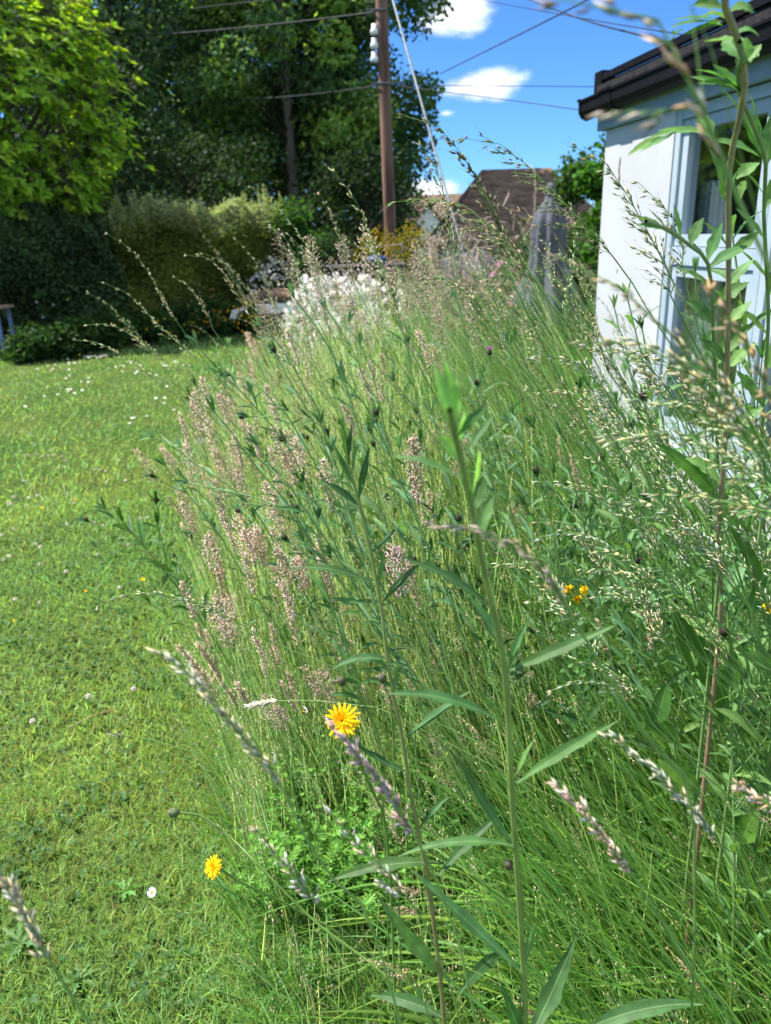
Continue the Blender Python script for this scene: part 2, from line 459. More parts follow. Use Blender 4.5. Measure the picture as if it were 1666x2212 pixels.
g = Geo(); box(g, (-.17, -.06, ft + .09), (-.06, .026, ft + .235), M=WP); box(g, (-.05, -.01, ft + .18), (LEN, .024, ft + .215), M=WP)
part(g, 'roof_trim', M_GUT)
# windows
def M_glass():
    q, t = mat('window_glass')
    out = N(t, 'ShaderNodeOutputMaterial')
    gl = N(t, 'ShaderNodeBsdfGlossy'); gl.inputs['Roughness'].default_value = .03; gl.inputs[0].default_value = (.9, .95, 1, 1)
    tr = N(t, 'ShaderNodeBsdfTransparent'); tr.inputs[0].default_value = (.72, .76, .76, 1)
    ms = N(t, 'ShaderNodeMixShader'); fr = N(t, 'ShaderNodeFresnel'); fr.inputs[0].default_value = 1.45
    ad_ = N(t, 'ShaderNodeMath', operation='MULTIPLY_ADD'); ad_.inputs[1].default_value = .4; ad_.inputs[2].default_value = .01
    t.links.new(fr.outputs[0], ad_.inputs[0]); t.links.new(ad_.outputs[0], ms.inputs[0])
    t.links.new(tr.outputs[0], ms.inputs[1]); t.links.new(gl.outputs[0], ms.inputs[2]); t.links.new(ms.outputs[0], out.inputs[0])
    return q
M_GLASS = M_glass()
def bar(g, ua, ub, za, zb, o0, o1): box(g, (ua, o0, za), (ub, o1, zb), M=WP)
wl = um - uf1
k = 0
ua = u1 + .004
bays = [(ua, um + .10)]
while bays[-1][1] < LEN - 1.0: bays.append((bays[-1][1] + .004, bays[-1][1] + wl + .24))
zb0 = .36
for (a, b) in bays:
    g = Geo(); top = ZT - .003; fr = .10
    bar(g, a, a + .05, zb0, top, -.11, -.006); bar(g, b - .05, b, zb0, top, -.11, -.006)
    bar(g, a + .052, b - .052, top - .05, top, -.11, -.008); bar(g, a + .052, b - .052, zb0, zb0 + .06, -.11, -.008)
    bar(g, a + .052, b - .052, zs1 + .012, zs0 - .03, -.11, -.012)
    w = part(g, 'window', M_FRAME)
    for (z0_, z1_) in ((zs0 - .026, top - .053), (zb0 + .063, zs1 + .008)):
        g = Geo(); s_ = .055; A, B = a + .055, b - .055
        bar(g, A, A + s_, z0_, z1_, -.085, -.022); bar(g, B - s_, B, z0_, z1_, -.085, -.022)
        bar(g, A + s_ + .001, B - s_ - .001, z1_ - s_, z1_, -.085, -.024); bar(g, A + s_ + .001, B - s_ - .001, z0_, z0_ + s_, -.085, -.024)
        f_ = g.build('sash', M_FRAME, w, False, OR); f_.location = (0, 0, 0)
        g = Geo(); bar(g, A + s_ - .004, B - s_ + .004, z0_ + s_ - .004, z1_ - s_ + .004, -.06, -.054)
        f_ = g.build('pane', M_GLASS, w, False, OR); f_.location = (0, 0, 0)
g = Geo(); box(g, (u1, -.10, .351), (LEN, .05, .375), M=WP)
part(g, 'window_sill', M_FRAME)
# inside: pale curtain and a yellow lamp shade
M_CURT = surf('grey_curtain', (.62, .68, .72), (.7, .75, .78), 6, .9, .1)
M_YEL = leaf_mat('yellow_fabric', .4, .7, .1, (1.1, 1, .5), 0, 0)
g = Geo(); nU = 40
uu = np.linspace(u1 + .01, u1 + .34, nU); oo = -.155 + .012 * np.sin(uu * 110)
v = np.concatenate([np.stack([uu, oo, np.full(nU, z)], -1) for z in (.5, ZT - .34)])
kk = np.arange(nU - 1); g.add(WP(v), np.stack([kk, kk + 1, kk + 1 + nU, kk + nU], -1))
cu = g.build('curtain', M_CURT, None, True, OR); tag(cu, 'pale grey curtain hanging inside the upper window', 'curtain')
g = Geo()
pw_ = ray(1548, 322); sw_ = ((C0 - CAM) @ NW) / (pw_ @ NW); lampc = CAM + pw_ * sw_ * 1.11
th = np.linspace(0, 2 * np.pi, 21)[:-1]
for rr, zz in (((.10, .28), (.17, .02)), ):
    pass
prof = [(.01, .05), (.06, .045), (.12, .02), (.155, -.02), (.16, -.06), (.14, -.07), (.10, -.065), (.01, -.06)]
v = np.array([[lampc[0] + r_ * math.cos(a), lampc[1] + r_ * math.sin(a), lampc[2] + z_] for r_, z_ in prof for a in th])
f = [[i * 20 + j, i * 20 + (j + 1) % 20, (i + 1) * 20 + (j + 1) % 20, (i + 1) * 20 + j] for i in range(len(prof) - 1) for j in range(20)]
g.add(v, f, (.62, .52, .05))
lmp = thing('lamp_shade_pendant', 'round yellow lampshade hanging inside the window', 'lamp', lampc)
o = g.build('shade', M_YEL, lmp, True, lampc); o.location = (0, 0, 0)
g = Geo(); tube1(g, [lampc + [0, 0, .08], [lampc[0], lampc[1], ZT - .03]], .004)
o = g.build('cord', M_GUT, lmp, True, lampc); o.location = (0, 0, 0)
# on the roof: flue with cowl, vent pipe, weed
def lathe(g, c, prof, n=16, col=(1, 1, 1), mi=0):
    th = np.arange(n) * 2 * np.pi / n
    v = np.array([[c[0] + r_ * math.cos(a), c[1] + r_ * math.sin(a), c[2] + z_] for r_, z_ in prof for a in th])
    f = [[i * n + j, i * n + (j + 1) % n, (i + 1) * n + (j + 1) % n, (i + 1) * n + j] for i in range(len(prof) - 1) for j in range(n)]
    g.add(v, f, col, mi)
M_ZINC = surf('weathered_zinc', (.16, .19, .20), (.28, .31, .31), 20, .5, .4, metal=.4)
M_RBRN = surf('rusty_brown_metal', (.05, .03, .025), (.10, .06, .045), 15, .6, .3, bump=.3)
vp = at(1606, 62, 4.1)
t_ = thing('vent_pipe', 'short grey vent pipe with flat brown cap on the roof edge', 'vent', vp)
g = Geo(); lathe(g, (0, 0, 0), [(.022, -.25), (.022, -.06), (.03, -.055), (.03, -.04), (.026, -.035), (.026, .02)]); g.build('pipe', M_ZINC, t_)
g = Geo(); box(g, (-.06, -.05, .02), (.12, .05, .036)); lathe(g, (0, 0, .036), [(.05, 0), (.03, .02), (.001, .025)]); g.build('cap', M_RBRN, t_, False)
vp = at(1652, 42, 3.9)
t_ = thing('flue', 'dark brown metal flue with a conical cowl at the roof edge', 'flue', vp)
g = Geo(); lathe(g, (0, 0, 0), [(.04, -.3), (.04, .06)]); g.build('pipe', M_RBRN, t_)
g = Geo(); lathe(g, (0, 0, 0), [(.075, .06), (.08, .065), (.02, .12), (.015, .2), (.001, .2)]); g.build('cowl', M_RBRN, t_)

# ------------------------------------------------------------------ utility pole with wires
M_POLE = surf('creosoted_pole', (.07, .04, .03), (.24, .145, .11), 5, .85, .2, bump=.6, stretch=(1, 1, .12), bscale=30)
M_INS = surf('white_ceramic', (.75, .77, .8), None, 5, .3, .5)
M_IRON = surf('galvanised_iron', (.10, .11, .12), (.16, .17, .18), 20, .6, .4, metal=.3)
M_WIRE = surf('black_cable', (.02, .024, .03), (.03, .034, .04), 5, .6, .3)
pb, pt = at(843, 493, 17), at(824, 0, 17)
pdir = (pt - pb) / np.linalg.norm(pt - pb)
base = pb - pdir * (pb[2] / pdir[2]); top = pb + pdir * 7.6
pole = thing('utility_pole', 'tall brown wooden utility pole with white insulators and wires', 'utility pole', base)
g = Geo(); zz = np.linspace(0, 1, 14)[:, None]
tube1(g, base + (top - base) * zz - base, .126 - .022 * zz[:, 0], 14, cap=True)
g.build('shaft', M_POLE, pole)
for py in (65, 95, 125):
    p = at(809, py, 16.95)
    g = Geo(); lathe(g, p - base, [(.001, .10), (.05, .10), (.055, .03), (.075, .0), (.08, -.07), (.04, -.08), (.001, -.08)], 10)
    g.build('insulator', M_INS, pole)
    g = Geo(); q_ = p - base; tube1(g, [q_ + [0, .02, -.06], q_ + [.1, .05, -.06]], .012, 5); g.build('bracket', M_IRON, pole)
def band(py, x0, x1):
    g = Geo(); c = at(833 - (493 - py) * .039 + 4, py, 17) - base
    lathe(g, c, [(.118, -.03), (.124, -.03), (.124, .03), (.118, .03)], 14)
    tube1(g, [c + [-x0, -.12, 0], c + [x1, -.12, .01]], .022, 5, cap=True)
    g.build('iron_band', M_IRON, pole)
band(183, .22, .45); band(25, .25, .16)
def wire(pts, name, label, r=.012, n=30, sag=0.0, grp=None):
    P = curve(pts, n) if len(pts) > 2 else np.linspace(pts[0], pts[1], n)
    s = np.linspace(0, 1, n); P[:, 2] -= sag * 4 * s * (1 - s)
    g = Geo(); tube1(g, P, r, 5)
    return tag(g.build(name, M_WIRE), label, 'cable', grp)
wire([at(824, 24, 17), at(-100, 75, 30)], 'overhead_cable', 'lower cable running from pole top leftwards across the trees', .014, 30, .25)
wire([at(820, -30, 17), at(-100, 60, 34)], 'overhead_cable', 'upper thin cable crossing the trees towards the far left', .01, 30, .1)
wire([at(828, 183, 17), at(250, 190, 30)], 'overhead_cable', 'dark cable at mid height crossing in front of the tall trees', .012, 30, .3)
wire([at(845, 184, 17), at(1400, 188, 16)], 'overhead_cable', 'thin level cable from pole to behind the garden room roof', .007)
wire([at(845, 184, 17), at(1120, 219, 14), at(1290, 243, 12.5)], 'overhead_cable', 'thin cable sloping down from pole to behind the gutter end', .007)
wire([at(950, 160, 18), at(1240, 15, 9), at(1300, -30, 8)], 'overhead_cable', 'cable rising diagonally from the tree edge across the sky', .009)
wire([at(1120, -10, 14), at(1260, 42, 10), at(1400, 80, 7), at(1484, 106, 5.2)], 'overhead_cable', 'thick black cable crossing the sky down to the roof', .009)
wire([at(1000, -8, 14), at(1150, 20, 11), at(1320, 50, 8), at(1530, 83, 5.2)], 'overhead_cable', 'thin cable above the thick one, reaching the roof', .005)
g = Geo()
ga, gb = at(846, -10, 16.6), at(945, 345, 14.8)
gd = (gb - ga); tube1(g, [ga - gd * .3, gb + gd * 1.6], .022, 6)
gy = tag(g.build('guy_wire', M_ZINC), 'grey stay wire slanting down from the top of the pole', 'stay wire')

# ------------------------------------------------------------------ trees, hedges, shrubs
def leafcloud(g, cen, rad, n, size, base, var=.2, hue=.15, up=.4, squash=.8, shell=.55, mi=0, dirs=None):
    """n leaves, each a folded pair of triangles, through a ball at cen"""
    d = norm(rng.standard_normal((n, 3))); r = shell + (1 - shell) * rng.random((n, 1)) ** .7
    r *= np.where(rng.random((n, 1)) < .25, rng.random((n, 1)), 1)
    p = cen + d * r * np.array([rad, rad, rad * squash])
    nn = norm(rng.standard_normal((n, 3)) + np.array([0, 0, up]) * 2 + d * .5)
    a = norm(np.cross(nn, rng.standard_normal((n, 3)))); b = np.cross(nn, a)
    s = size * rng.uniform(.6, 1.3, (n, 1))
    V = np.stack([p - a * s * .5, p + b * s * .28 - nn * s * .08, p + a * s * .5, p - b * s * .28 - nn * s * .08], 1).reshape(-1, 3)
    F = (np.array([[0, 1, 2], [0, 2, 3]])[None] + (np.arange(n) * 4)[:, None, None]).reshape(-1, 3)
    g.add(V, F, np.repeat(tint(n, base, var, hue), 2, 0), mi)

M_TWIGD = surf('dark_bark', (.03, .026, .02), (.06, .05, .04), 6, .9, .1)
def tree(name, label, cat, x, y, h, crown_r, crown_z0, nclump, nleaf, lsize, base, trunk_r=.22, crad=.95, lean=0, group=None, holes=.0, col2=None, p2=.25, mat_=None):
    t = thing(name, label, cat, (x, y, 0), 0, group)
    gt, gc, gb2 = Geo(), Geo(), Geo()
    P = np.array([[0, 0, 0], [lean * .3, 0, h * .3], [lean * .6, .1, h * .6], [lean, 0, h * .95]])
    tube1(gt, curve(P, 14), np.linspace(trunk_r, trunk_r * .2, 14), 9)
    k = 0
    while k < nclump:
        z = rng.uniform(0, 1)
        rr = crown_r * math.sqrt(max(.08, 1 - (2 * z - 1) ** 2 * .85)) * (.35 + .65 * math.sqrt(rng.random()))
        a = rng.uniform(0, 2 * np.pi)
        c = np.array([lean * z + rr * math.cos(a), rr * math.sin(a), crown_z0 + z * (h - crown_z0)])
        if rng.random() < holes: k += 1; continue
        zt = max(crown_z0 * .8, c[2] - rr * .6)
        s0 = np.array([lean * zt / h, 0, zt])
        br = curve([s0, (s0 + c) / 2 + [0, 0, .15 * rr], c], 6)
        tube1(gb2, br, np.linspace(trunk_r * .16, .008, 6), 5)
        cb = np.array(col2 if (col2 is not None and rng.random() < p2) else base) * rng.uniform(.75, 1.25)
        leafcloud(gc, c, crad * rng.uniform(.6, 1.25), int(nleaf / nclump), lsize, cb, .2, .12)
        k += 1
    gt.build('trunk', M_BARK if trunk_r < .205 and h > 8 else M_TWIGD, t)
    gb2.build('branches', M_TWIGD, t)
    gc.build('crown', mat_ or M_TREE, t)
    return t
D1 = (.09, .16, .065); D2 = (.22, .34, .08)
def tx(px, Y): return at(px, 500, Y)[0]
tree('tall_tree', 'tall dark tree behind the broad-leaved tree, bluish leaves', 'tree', tx(300, 25), 25, 12.5, 3.0, 2.0, 130, 30000, .19, (.095, .165, .085), .24, 1.0, col2=(.12, .2, .09), p2=.4)
tree('tall_tree', 'tall dark tree with hanging branches above the hedge middle', 'tree', tx(455, 29), 29, 14, 3.2, 2.6, 130, 30000, .20, D1, .22, 1.0, .3, col2=D2, p2=.4)
tree('tall_tree', 'tall tree with a pale bare trunk left of the utility pole', 'tree', tx(645, 24), 24, 12, 2.7, 2.8, 140, 34000, .18, (.095, .17, .07), .20, .9, -.2, col2=D2, p2=.4)
tree('tall_tree', 'dense rounded tree directly behind the utility pole', 'tree', tx(775, 26), 26, 12.5, 2.45, 2.4, 150, 36000, .18, (.078, .15, .05), .24, .85, .1, col2=(.09, .16, .035), p2=.35)
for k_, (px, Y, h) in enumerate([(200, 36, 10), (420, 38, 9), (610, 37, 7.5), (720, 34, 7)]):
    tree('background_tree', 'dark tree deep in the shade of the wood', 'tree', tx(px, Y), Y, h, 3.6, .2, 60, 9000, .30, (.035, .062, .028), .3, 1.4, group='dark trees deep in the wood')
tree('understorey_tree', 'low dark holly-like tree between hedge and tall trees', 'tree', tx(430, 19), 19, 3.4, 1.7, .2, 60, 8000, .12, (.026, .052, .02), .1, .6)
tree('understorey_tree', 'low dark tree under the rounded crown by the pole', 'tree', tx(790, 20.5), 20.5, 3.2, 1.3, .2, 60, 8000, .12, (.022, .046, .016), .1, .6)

# broad leaved (magnolia like) tree at the left, whorls of long leaves
def rosettes(g, pts, dirs, L, Wd, nper, base):
    n = len(pts)
    P = np.repeat(pts, nper, 0); Dr = np.repeat(dirs, nper, 0)
    a = np.tile(np.arange(nper) * 2 * np.pi / nper, n) + np.repeat(rng.uniform(0, 6, n), nper)
    ref = norm(np.cross(Dr, [.3, .5, .8])); b = np.cross(Dr, ref)
    rad = ref * np.cos(a)[:, None] + b * np.sin(a)[:, None]
    d = norm(Dr * rng.uniform(.3, 1.3, (len(P), 1)) + rad)
    side = norm(np.cross(d, Dr))
    Ls = L * rng.uniform(.65, 1.2, len(P))
    bend = np.array([0, 0, -.3]) + rng.normal(0, .12, (len(P), 3))
    c = tint(len(P), base, .25, .12)
    blades(g, P, d, Ls, Ls * Wd, bend, 6, 'leaf', 3, .35, c, 0, side)
def broadleaf(x, y):
    t = thing('magnolia_tree', 'big rounded tree with large glossy yellow-green leaves at the left edge', 'tree', (x, y, 0))
    gt, gc = Geo(), Geo()
    tube1(gt, curve([[0, 0, 0], [.1, 0, 1.6], [0, .1, 3.4], [0, 0, 6.5]], 12), np.linspace(.16, .05, 12), 8)
    cl = []
    for k in range(230):
        d = norm(rng.standard_normal(3))
        rr = rng.uniform(.72, 1.0)
        c = np.array([0, 0, 3.6]) + d * rr * np.array([2.3, 1.9, 2.1])
        if c[2] < 1.75 or d[1] > .6: continue
        cl.append(c)
        s0 = np.array([0, 0, max(1.3, c[2] - 1.8)])
        tube1(gt, curve([s0, (s0 + c) / 2 - [0, 0, .1], c], 6), np.linspace(.035, .008, 6), 5)
        m_ = 30
        pts = c + rng.normal(0, .24, (m_, 3)); dirs = norm(norm(pts - np.array([0, 0, 3.4])) + np.array([0, 0, 1.0]) + rng.normal(0, .25, (m_, 3)))
        for p, q in zip(pts, dirs): tube1(gt, [c - q * .1, p], [.007, .004], 4)
        rosettes(gc, pts, dirs, .145, .22, 7, np.array([.30, .50, .045]) * rng.uniform(.7, 1.15))
    gt.build('trunk', M_BARK, t); gc.build('crown', M_MAG, t)
broadleaf(at(-75, 300, 13.4)[0], 13.4)
# deeper inner shade leaves of the same kind of height: a second, darker tree beside it
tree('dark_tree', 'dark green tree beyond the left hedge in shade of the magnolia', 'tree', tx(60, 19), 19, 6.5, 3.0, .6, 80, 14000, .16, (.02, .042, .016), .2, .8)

def hedge(name, label, A, B, h, th, base, n, lsize, topcol=None, tops=0, base_lo=None):
    A = np.array([*A, 0.]); B = np.array([*B, 0.]); ax = B - A; ln = np.linalg.norm(ax); ax /= ln
    nr = np.array([-ax[1], ax[0], 0])
    t = thing(name, label, 'hedge', A)
    g = Geo(); K = 40
    us = np.linspace(0, ln, K)
    ht = h(us / ln) if callable(h) else np.full(K, h)
    ht = ht * (1 + .05 * np.sin(us * 3.1) + .04 * rng.normal(size=K))
    gi = Geo()
    # woody, leafy interior: upright stems and twigs
    m_ = int(ln * 26); uu = rng.uniform(0, ln, m_); oo = rng.uniform(-th * .35, th * .35, m_)
    hh = np.interp(uu, us, ht)
    b0 = uu[:, None] * ax + oo[:, None] * nr
    Pst = b0[:, None] + np.array([0, 0, 1.]) * (hh[:, None] * np.linspace(0, .93, 6))[..., None] + rng.normal(0, .05, (m_, 6, 3))
    tubes(gi, Pst, np.linspace(.014, .003, 6)[None].repeat(m_, 0), 4)
    gi.build('branches', M_TWIGD, t)
    # leaves: mostly on the faces
    u = rng.uniform(0, ln, n); H = np.interp(u, us, ht)
    z = H * rng.random(n) ** .8
    f = rng.random(n)
    o = np.where(f < .7, -th / 2, np.where(f < .8, th / 2, rng.uniform(-th / 2, th / 2, n)))
    topm = f > .8
    z = np.where(topm, H * rng.uniform(.93, 1.0, n), z)
    lump = .12 * np.sin(u * 2.3 + z * 2) + .08 * np.sin(u * 5.1 - z * 4.3) + .05 * np.sin(u * 11 + z * 9)
    o = o * (1 + lump) + rng.normal(0, .07, n); z = z * (1 + lump * .25)
    o = np.where(z > H * .85, o * (1 - .35 * ((z / H - .85) / .15).clip(0, 1)), o)
    p = u[:, None] * ax + o[:, None] * nr + np.stack([0 * z, 0 * z, z], -1)
    nn = norm(rng.standard_normal((n, 3)) + np.array([0, 0, .8]) - nr * .8)
    a = norm(np.cross(nn, rng.standard_normal((n, 3)))); b = np.cross(nn, a)
    s = lsize * rng.uniform(.6, 1.3, (n, 1))
    V = np.stack([p - a * s * .5, p + b * s * .3, p + a * s * .5, p - b * s * .3], 1).reshape(-1, 3)
    F = (np.array([[0, 1, 2], [0, 2, 3]])[None] + (np.arange(n) * 4)[:, None, None]).reshape(-1, 3)
    clump = (.8 + .35 * np.sin(u * 3.7 + 1) * np.sin(z * 4 + u))[:, None]
    c = tint(n, base, .2, .12) * clump
    if topcol is not None:
        w = ((z / H - .8) / .2).clip(0, 1)[:, None]; c = c * (1 - w) + tint(n, topcol, .2, .1) * w
    g.add(V, F, np.repeat(c.clip(.003, 1), 2, 0))
    if tops:
        uu = rng.uniform(0, ln, tops); oo = rng.uniform(-th * .45, th * .2, tops)
        b0 = uu[:, None] * ax + oo[:, None] * nr + np.stack([0 * uu, 0 * uu, np.interp(uu, us, ht) * .93], -1)
        dd = norm(np.stack([rng.normal(0, .25, tops), rng.normal(0, .25, tops), np.ones(tops)], -1))
        Ls = rng.uniform(.12, .34, tops)
        nl = 9
        pp = (b0[:, None] + dd[:, None] * (Ls[:, None] * np.linspace(.2, 1, nl))[..., None]).reshape(-1, 3)
        d2 = norm(np.repeat(dd, nl, 0) * .6 + rng.normal(0, .6, (tops * nl, 3)))
        blades(g, pp, d2, np.full(len(pp), lsize * 1.1), np.full(len(pp), lsize * .22), np.zeros((len(pp), 3)), 3, 'leaf', 2, 0, tint(len(pp), topcol if topcol is not None else base, .2, .1))
    g.build('foliage', M_TREE, t)
    return t
hA, hM, hB = gnd(-260, 790), gnd(250, 728), gnd(640, 696)
off = np.array([-.25, .75, 0])
hedge('ivy_hedge', 'dark ivy covered hedge in shade at the left side of the lawn', (hA + off)[:2], (hM + off)[:2], 1.85, 1.1, (.065, .12, .045), 60000, .075, (.06, .10, .04))
hedge('privet_hedge', 'sunlit yellow-green hedge with pale tips, right of the dark ivy', (hM + off + [.1, .1, 0])[:2], (hB + off)[:2], lambda s: 1.98 - .12 * s, 1.0, (.15, .20, .035), 60000, .05, (.34, .38, .20), 260)

def shrub(name, label, px, Y, r, h, n, lsize, base, cat='shrub', group=None, z0=.1, flowers=0, fcol=None, fsize=.04, fl='blossom', up=.4, twig=True):
    x = tx(px, Y)
    t = thing(name, label, cat, (x, Y, 0), 0, group)
    g, gi = Geo(), Geo()
    nc = max(6, int(12 * r / .5))
    for k in range(nc):
        a = rng.uniform(0, 2 * np.pi); rr = r * .75 * math.sqrt(rng.random()); z = z0 + (h - z0) * rng.random() ** .8
        w = 1 - .5 * (z / h)
        c = np.array([rr * w * math.cos(a), rr * w * math.sin(a), z * .92])
        leafcloud(g, c, r * .42 * rng.uniform(.6, 1.2), n // nc, lsize, np.array(base) * rng.uniform(.75, 1.25), .2, .12, up, .9, .4)
        if twig: tube1(gi, curve([[0, 0, 0], c * .5 + [0, 0, .05], c], 6), np.linspace(.015, .004, 6), 4)
    if twig: gi.build('branches', M_BARK, t)
    g.build('foliage', M_TREE, t)
    if flowers:
        gf = Geo()
        d = norm(rng.standard_normal((flowers, 3)) + [0, -.5, .5]); 
        p = np.array([0, 0, h * .55]) + d * np.array([r, r, h * .5]) * rng.uniform(.75, 1.05, (flowers, 1))
        for q in range(5):
            dd = norm(d + .8 * norm(rng.standard_normal((flowers, 3))))
            blades(gf, p, dd, np.full(flowers, fsize * .6), np.full(flowers, fsize * .3), np.zeros((flowers, 3)), 3, 'petal', 2, 0, tint(flowers, fcol, .08, .03))
        gf.build(fl, M_PETAL, t)
    return t
shrub('green_shrub', 'bright green leafy shrub at the foot of the pale tree trunk', 625, 14.5, .75, 2.1, 7000, .09, (.05, .12, .02))
shrub('green_shrub', 'mid green shrub low down between privet hedge and pole', 700, 14, .8, 1.55, 7000, .07, (.035, .075, .02))
shrub('green_shrub', 'dark green shrub behind the sun lounger', 600, 14.3, .9, 1.2, 6000, .07, (.03, .065, .02))
shrub('broom_bush', 'rounded broom bush covered in yellow flowers, left of the pole foot', 815, 13, .42, 1.45, 3000, .05, (.09, .12, .02), flowers=600, fcol=(.42, .34, .03), fsize=.035)
shrub('broom_bush', 'rounded broom bush covered in yellow flowers, right of the pole foot', 890, 13, .45, 1.52, 3000, .05, (.09, .12, .02), flowers=650, fcol=(.42, .34, .03), fsize=.035)
shrub('climbing_shrub', 'tall green climbing shrub against the end of the garden room', 1335, 9.6, .75, 2.6, 9000, .10, (.05, .13, .018))
shrub('climbing_shrub', 'smaller green shrub between the tangle and the climbing shrub', 1240, 10.8, .7, 2.3, 8000, .09, (.045, .10, .02))
shrub('low_shrub', 'low dark green shrub behind the parasol', 1200, 10.5, 1.2, 1.3, 7000, .07, (.03, .07, .018))
def border(name, label, px, Y, r, h, n, ls, base, nf, fc, fs, grp):
    return shrub(name, label, px, Y, r, h, n, ls, base, 'flowering plant', grp, .02, nf, fc, fs, twig=False)
WH = (.82, .82, .80)
for px, Y, r, h, nf in [(728, 8.0, .30, 1.04, 190), (778, 7.7, .26, 1.0, 150), (668, 8.6, .32, .98, 150), (845, 7.5, .16, .94, 40), (800, 7.2, .22, .80, 50), (690, 7.4, .28, .72, 60), (650, 8.0, .26, .74, 60)]:
    border('white_flowering_plant', 'bushy garden plant thick with large white blossoms', px, Y, r, h, 900, .07, (.06, .14, .03), nf, WH, .10, 'white blossoming plants behind the meadow')
border('white_flowering_plant', 'looser white flowering plant behind the sun lounger', 580, 14.2, .45, 1.05, 900, .07, (.06, .14, .03), 260, WH, .07, None)
border('pink_flowering_plant', 'bush with pink blossoms left of the closed parasol', 1100, 9.6, .36, 1.15, 900, .06, (.06, .13, .04), 60, (.75, .42, .55), .07, None)
border('pink_flowering_plant', 'low plant with red-pink blossoms below the closed parasol', 1085, 7.9, .35, .74, 900, .06, (.06, .13, .04), 34, (.72, .38, .34), .05, None)
border('yellow_flowering_plant', 'low plant with yellow flowers left of the lounger', 525, 12.4, .3, .55, 700, .06, (.06, .14, .03), 40, (.75, .50, .02), .05, None)
for k_, px in enumerate((470, 395, 330)):
    border('yellow_flowering_plant', 'small yellow flowered weed at the hedge foot', px, 12.6 - .4 * k_, .3, .38, 500, .06, (.05, .11, .03), 12, (.75, .48, .02), .05, 'yellow weeds at the hedge foot')
for k_, (px, Y) in enumerate([(30, 10.6), (120, 11.0), (210, 11.6), (300, 12.1), (370, 12.5), (440, 12.9), (500, 13.0)]):
    border('hedge_foot_plant', 'rough green growth along the hedge foot', px, Y, .55, .32 + .07 * (k_ % 3), 2600, .08, (.035, .08, .02), 0, None, 0, 'rough growth along the hedge foot')
border('foxglove_clump', 'weed clump with reddish-brown dock spike at the hedge foot', 425, 12.2, .25, .75, 500, .06, (.05, .1, .03), 25, (.35, .2, .12), .05, None)
border('white_phlox', 'small plant with white blooms beside the table', 62, 11.3, .2, .95, 300, .05, (.04, .09, .02), 5, (.6, .65, .75), .05, None)

# bare tangled shrub (grey-brown twigs)
M_TWIG = leaf_mat('grey_twigs', 0, .8, .2, (1, 1, 1), 0, 0)
def tangle(name, label, px, Y, r, h, n, lo=.3):
    x = tx(px, Y)
    t = thing(name, label, 'shrub', (x, Y, 0))
    g, gl = Geo(), Geo()
    for k in range(n):
        a = rng.uniform(0, 2 * np.pi); st = np.array([math.cos(a), math.sin(a), 0]) * r * .2
        d = norm(np.array([math.cos(a) * r, math.sin(a) * r * .7, h * rng.uniform(.4, 1)])); p = st.copy(); P = [p.copy()]
        step = h / 9
        for j in range(11):
            d = norm(d + rng.normal(0, .38, 3) + np.array([0, 0, -.05 * j])); p = p + d * step
            p[2] = min(max(p[2], .05), h); P.append(p.copy())
        P = np.array(P); rr = np.linspace(.016, .004, 12)
        tube1(g, P, rr, 5, tint(11 * 5, (.34, .27, .22), .15, .05))
        m_ = 12; ii = rng.integers(3, 12, m_)
        for i in ii:
            q = P[i]; e = norm(rng.standard_normal(3) + [0, 0, .3]) * rng.uniform(.12, .35)
            tube1(g, [q, q + e * .5 + rng.normal(0, .03, 3), q + e], [.005, .0035, .002], 3, np.array([.36, .29, .24]))
            if rng.random() < .35: leafcloud(gl, q + e, .06, 5, .05, (.06, .12, .03))
    g.build('branches', M_TWIG, t); gl.build('foliage', M_TREE, t)
tangle('contorted_shrub', 'tangled grey-brown shrub in front of the big brown roof', 1115, 11.5, 1.2, 2.4, 125)
tangle('contorted_shrub', 'tangled bare shrub right of the broom bushes', 985, 11, .95, 1.75, 70)
tangle('contorted_shrub', 'low tangled bare shrub in front of the broom bushes', 860, 10.5, .8, 1.3, 44)

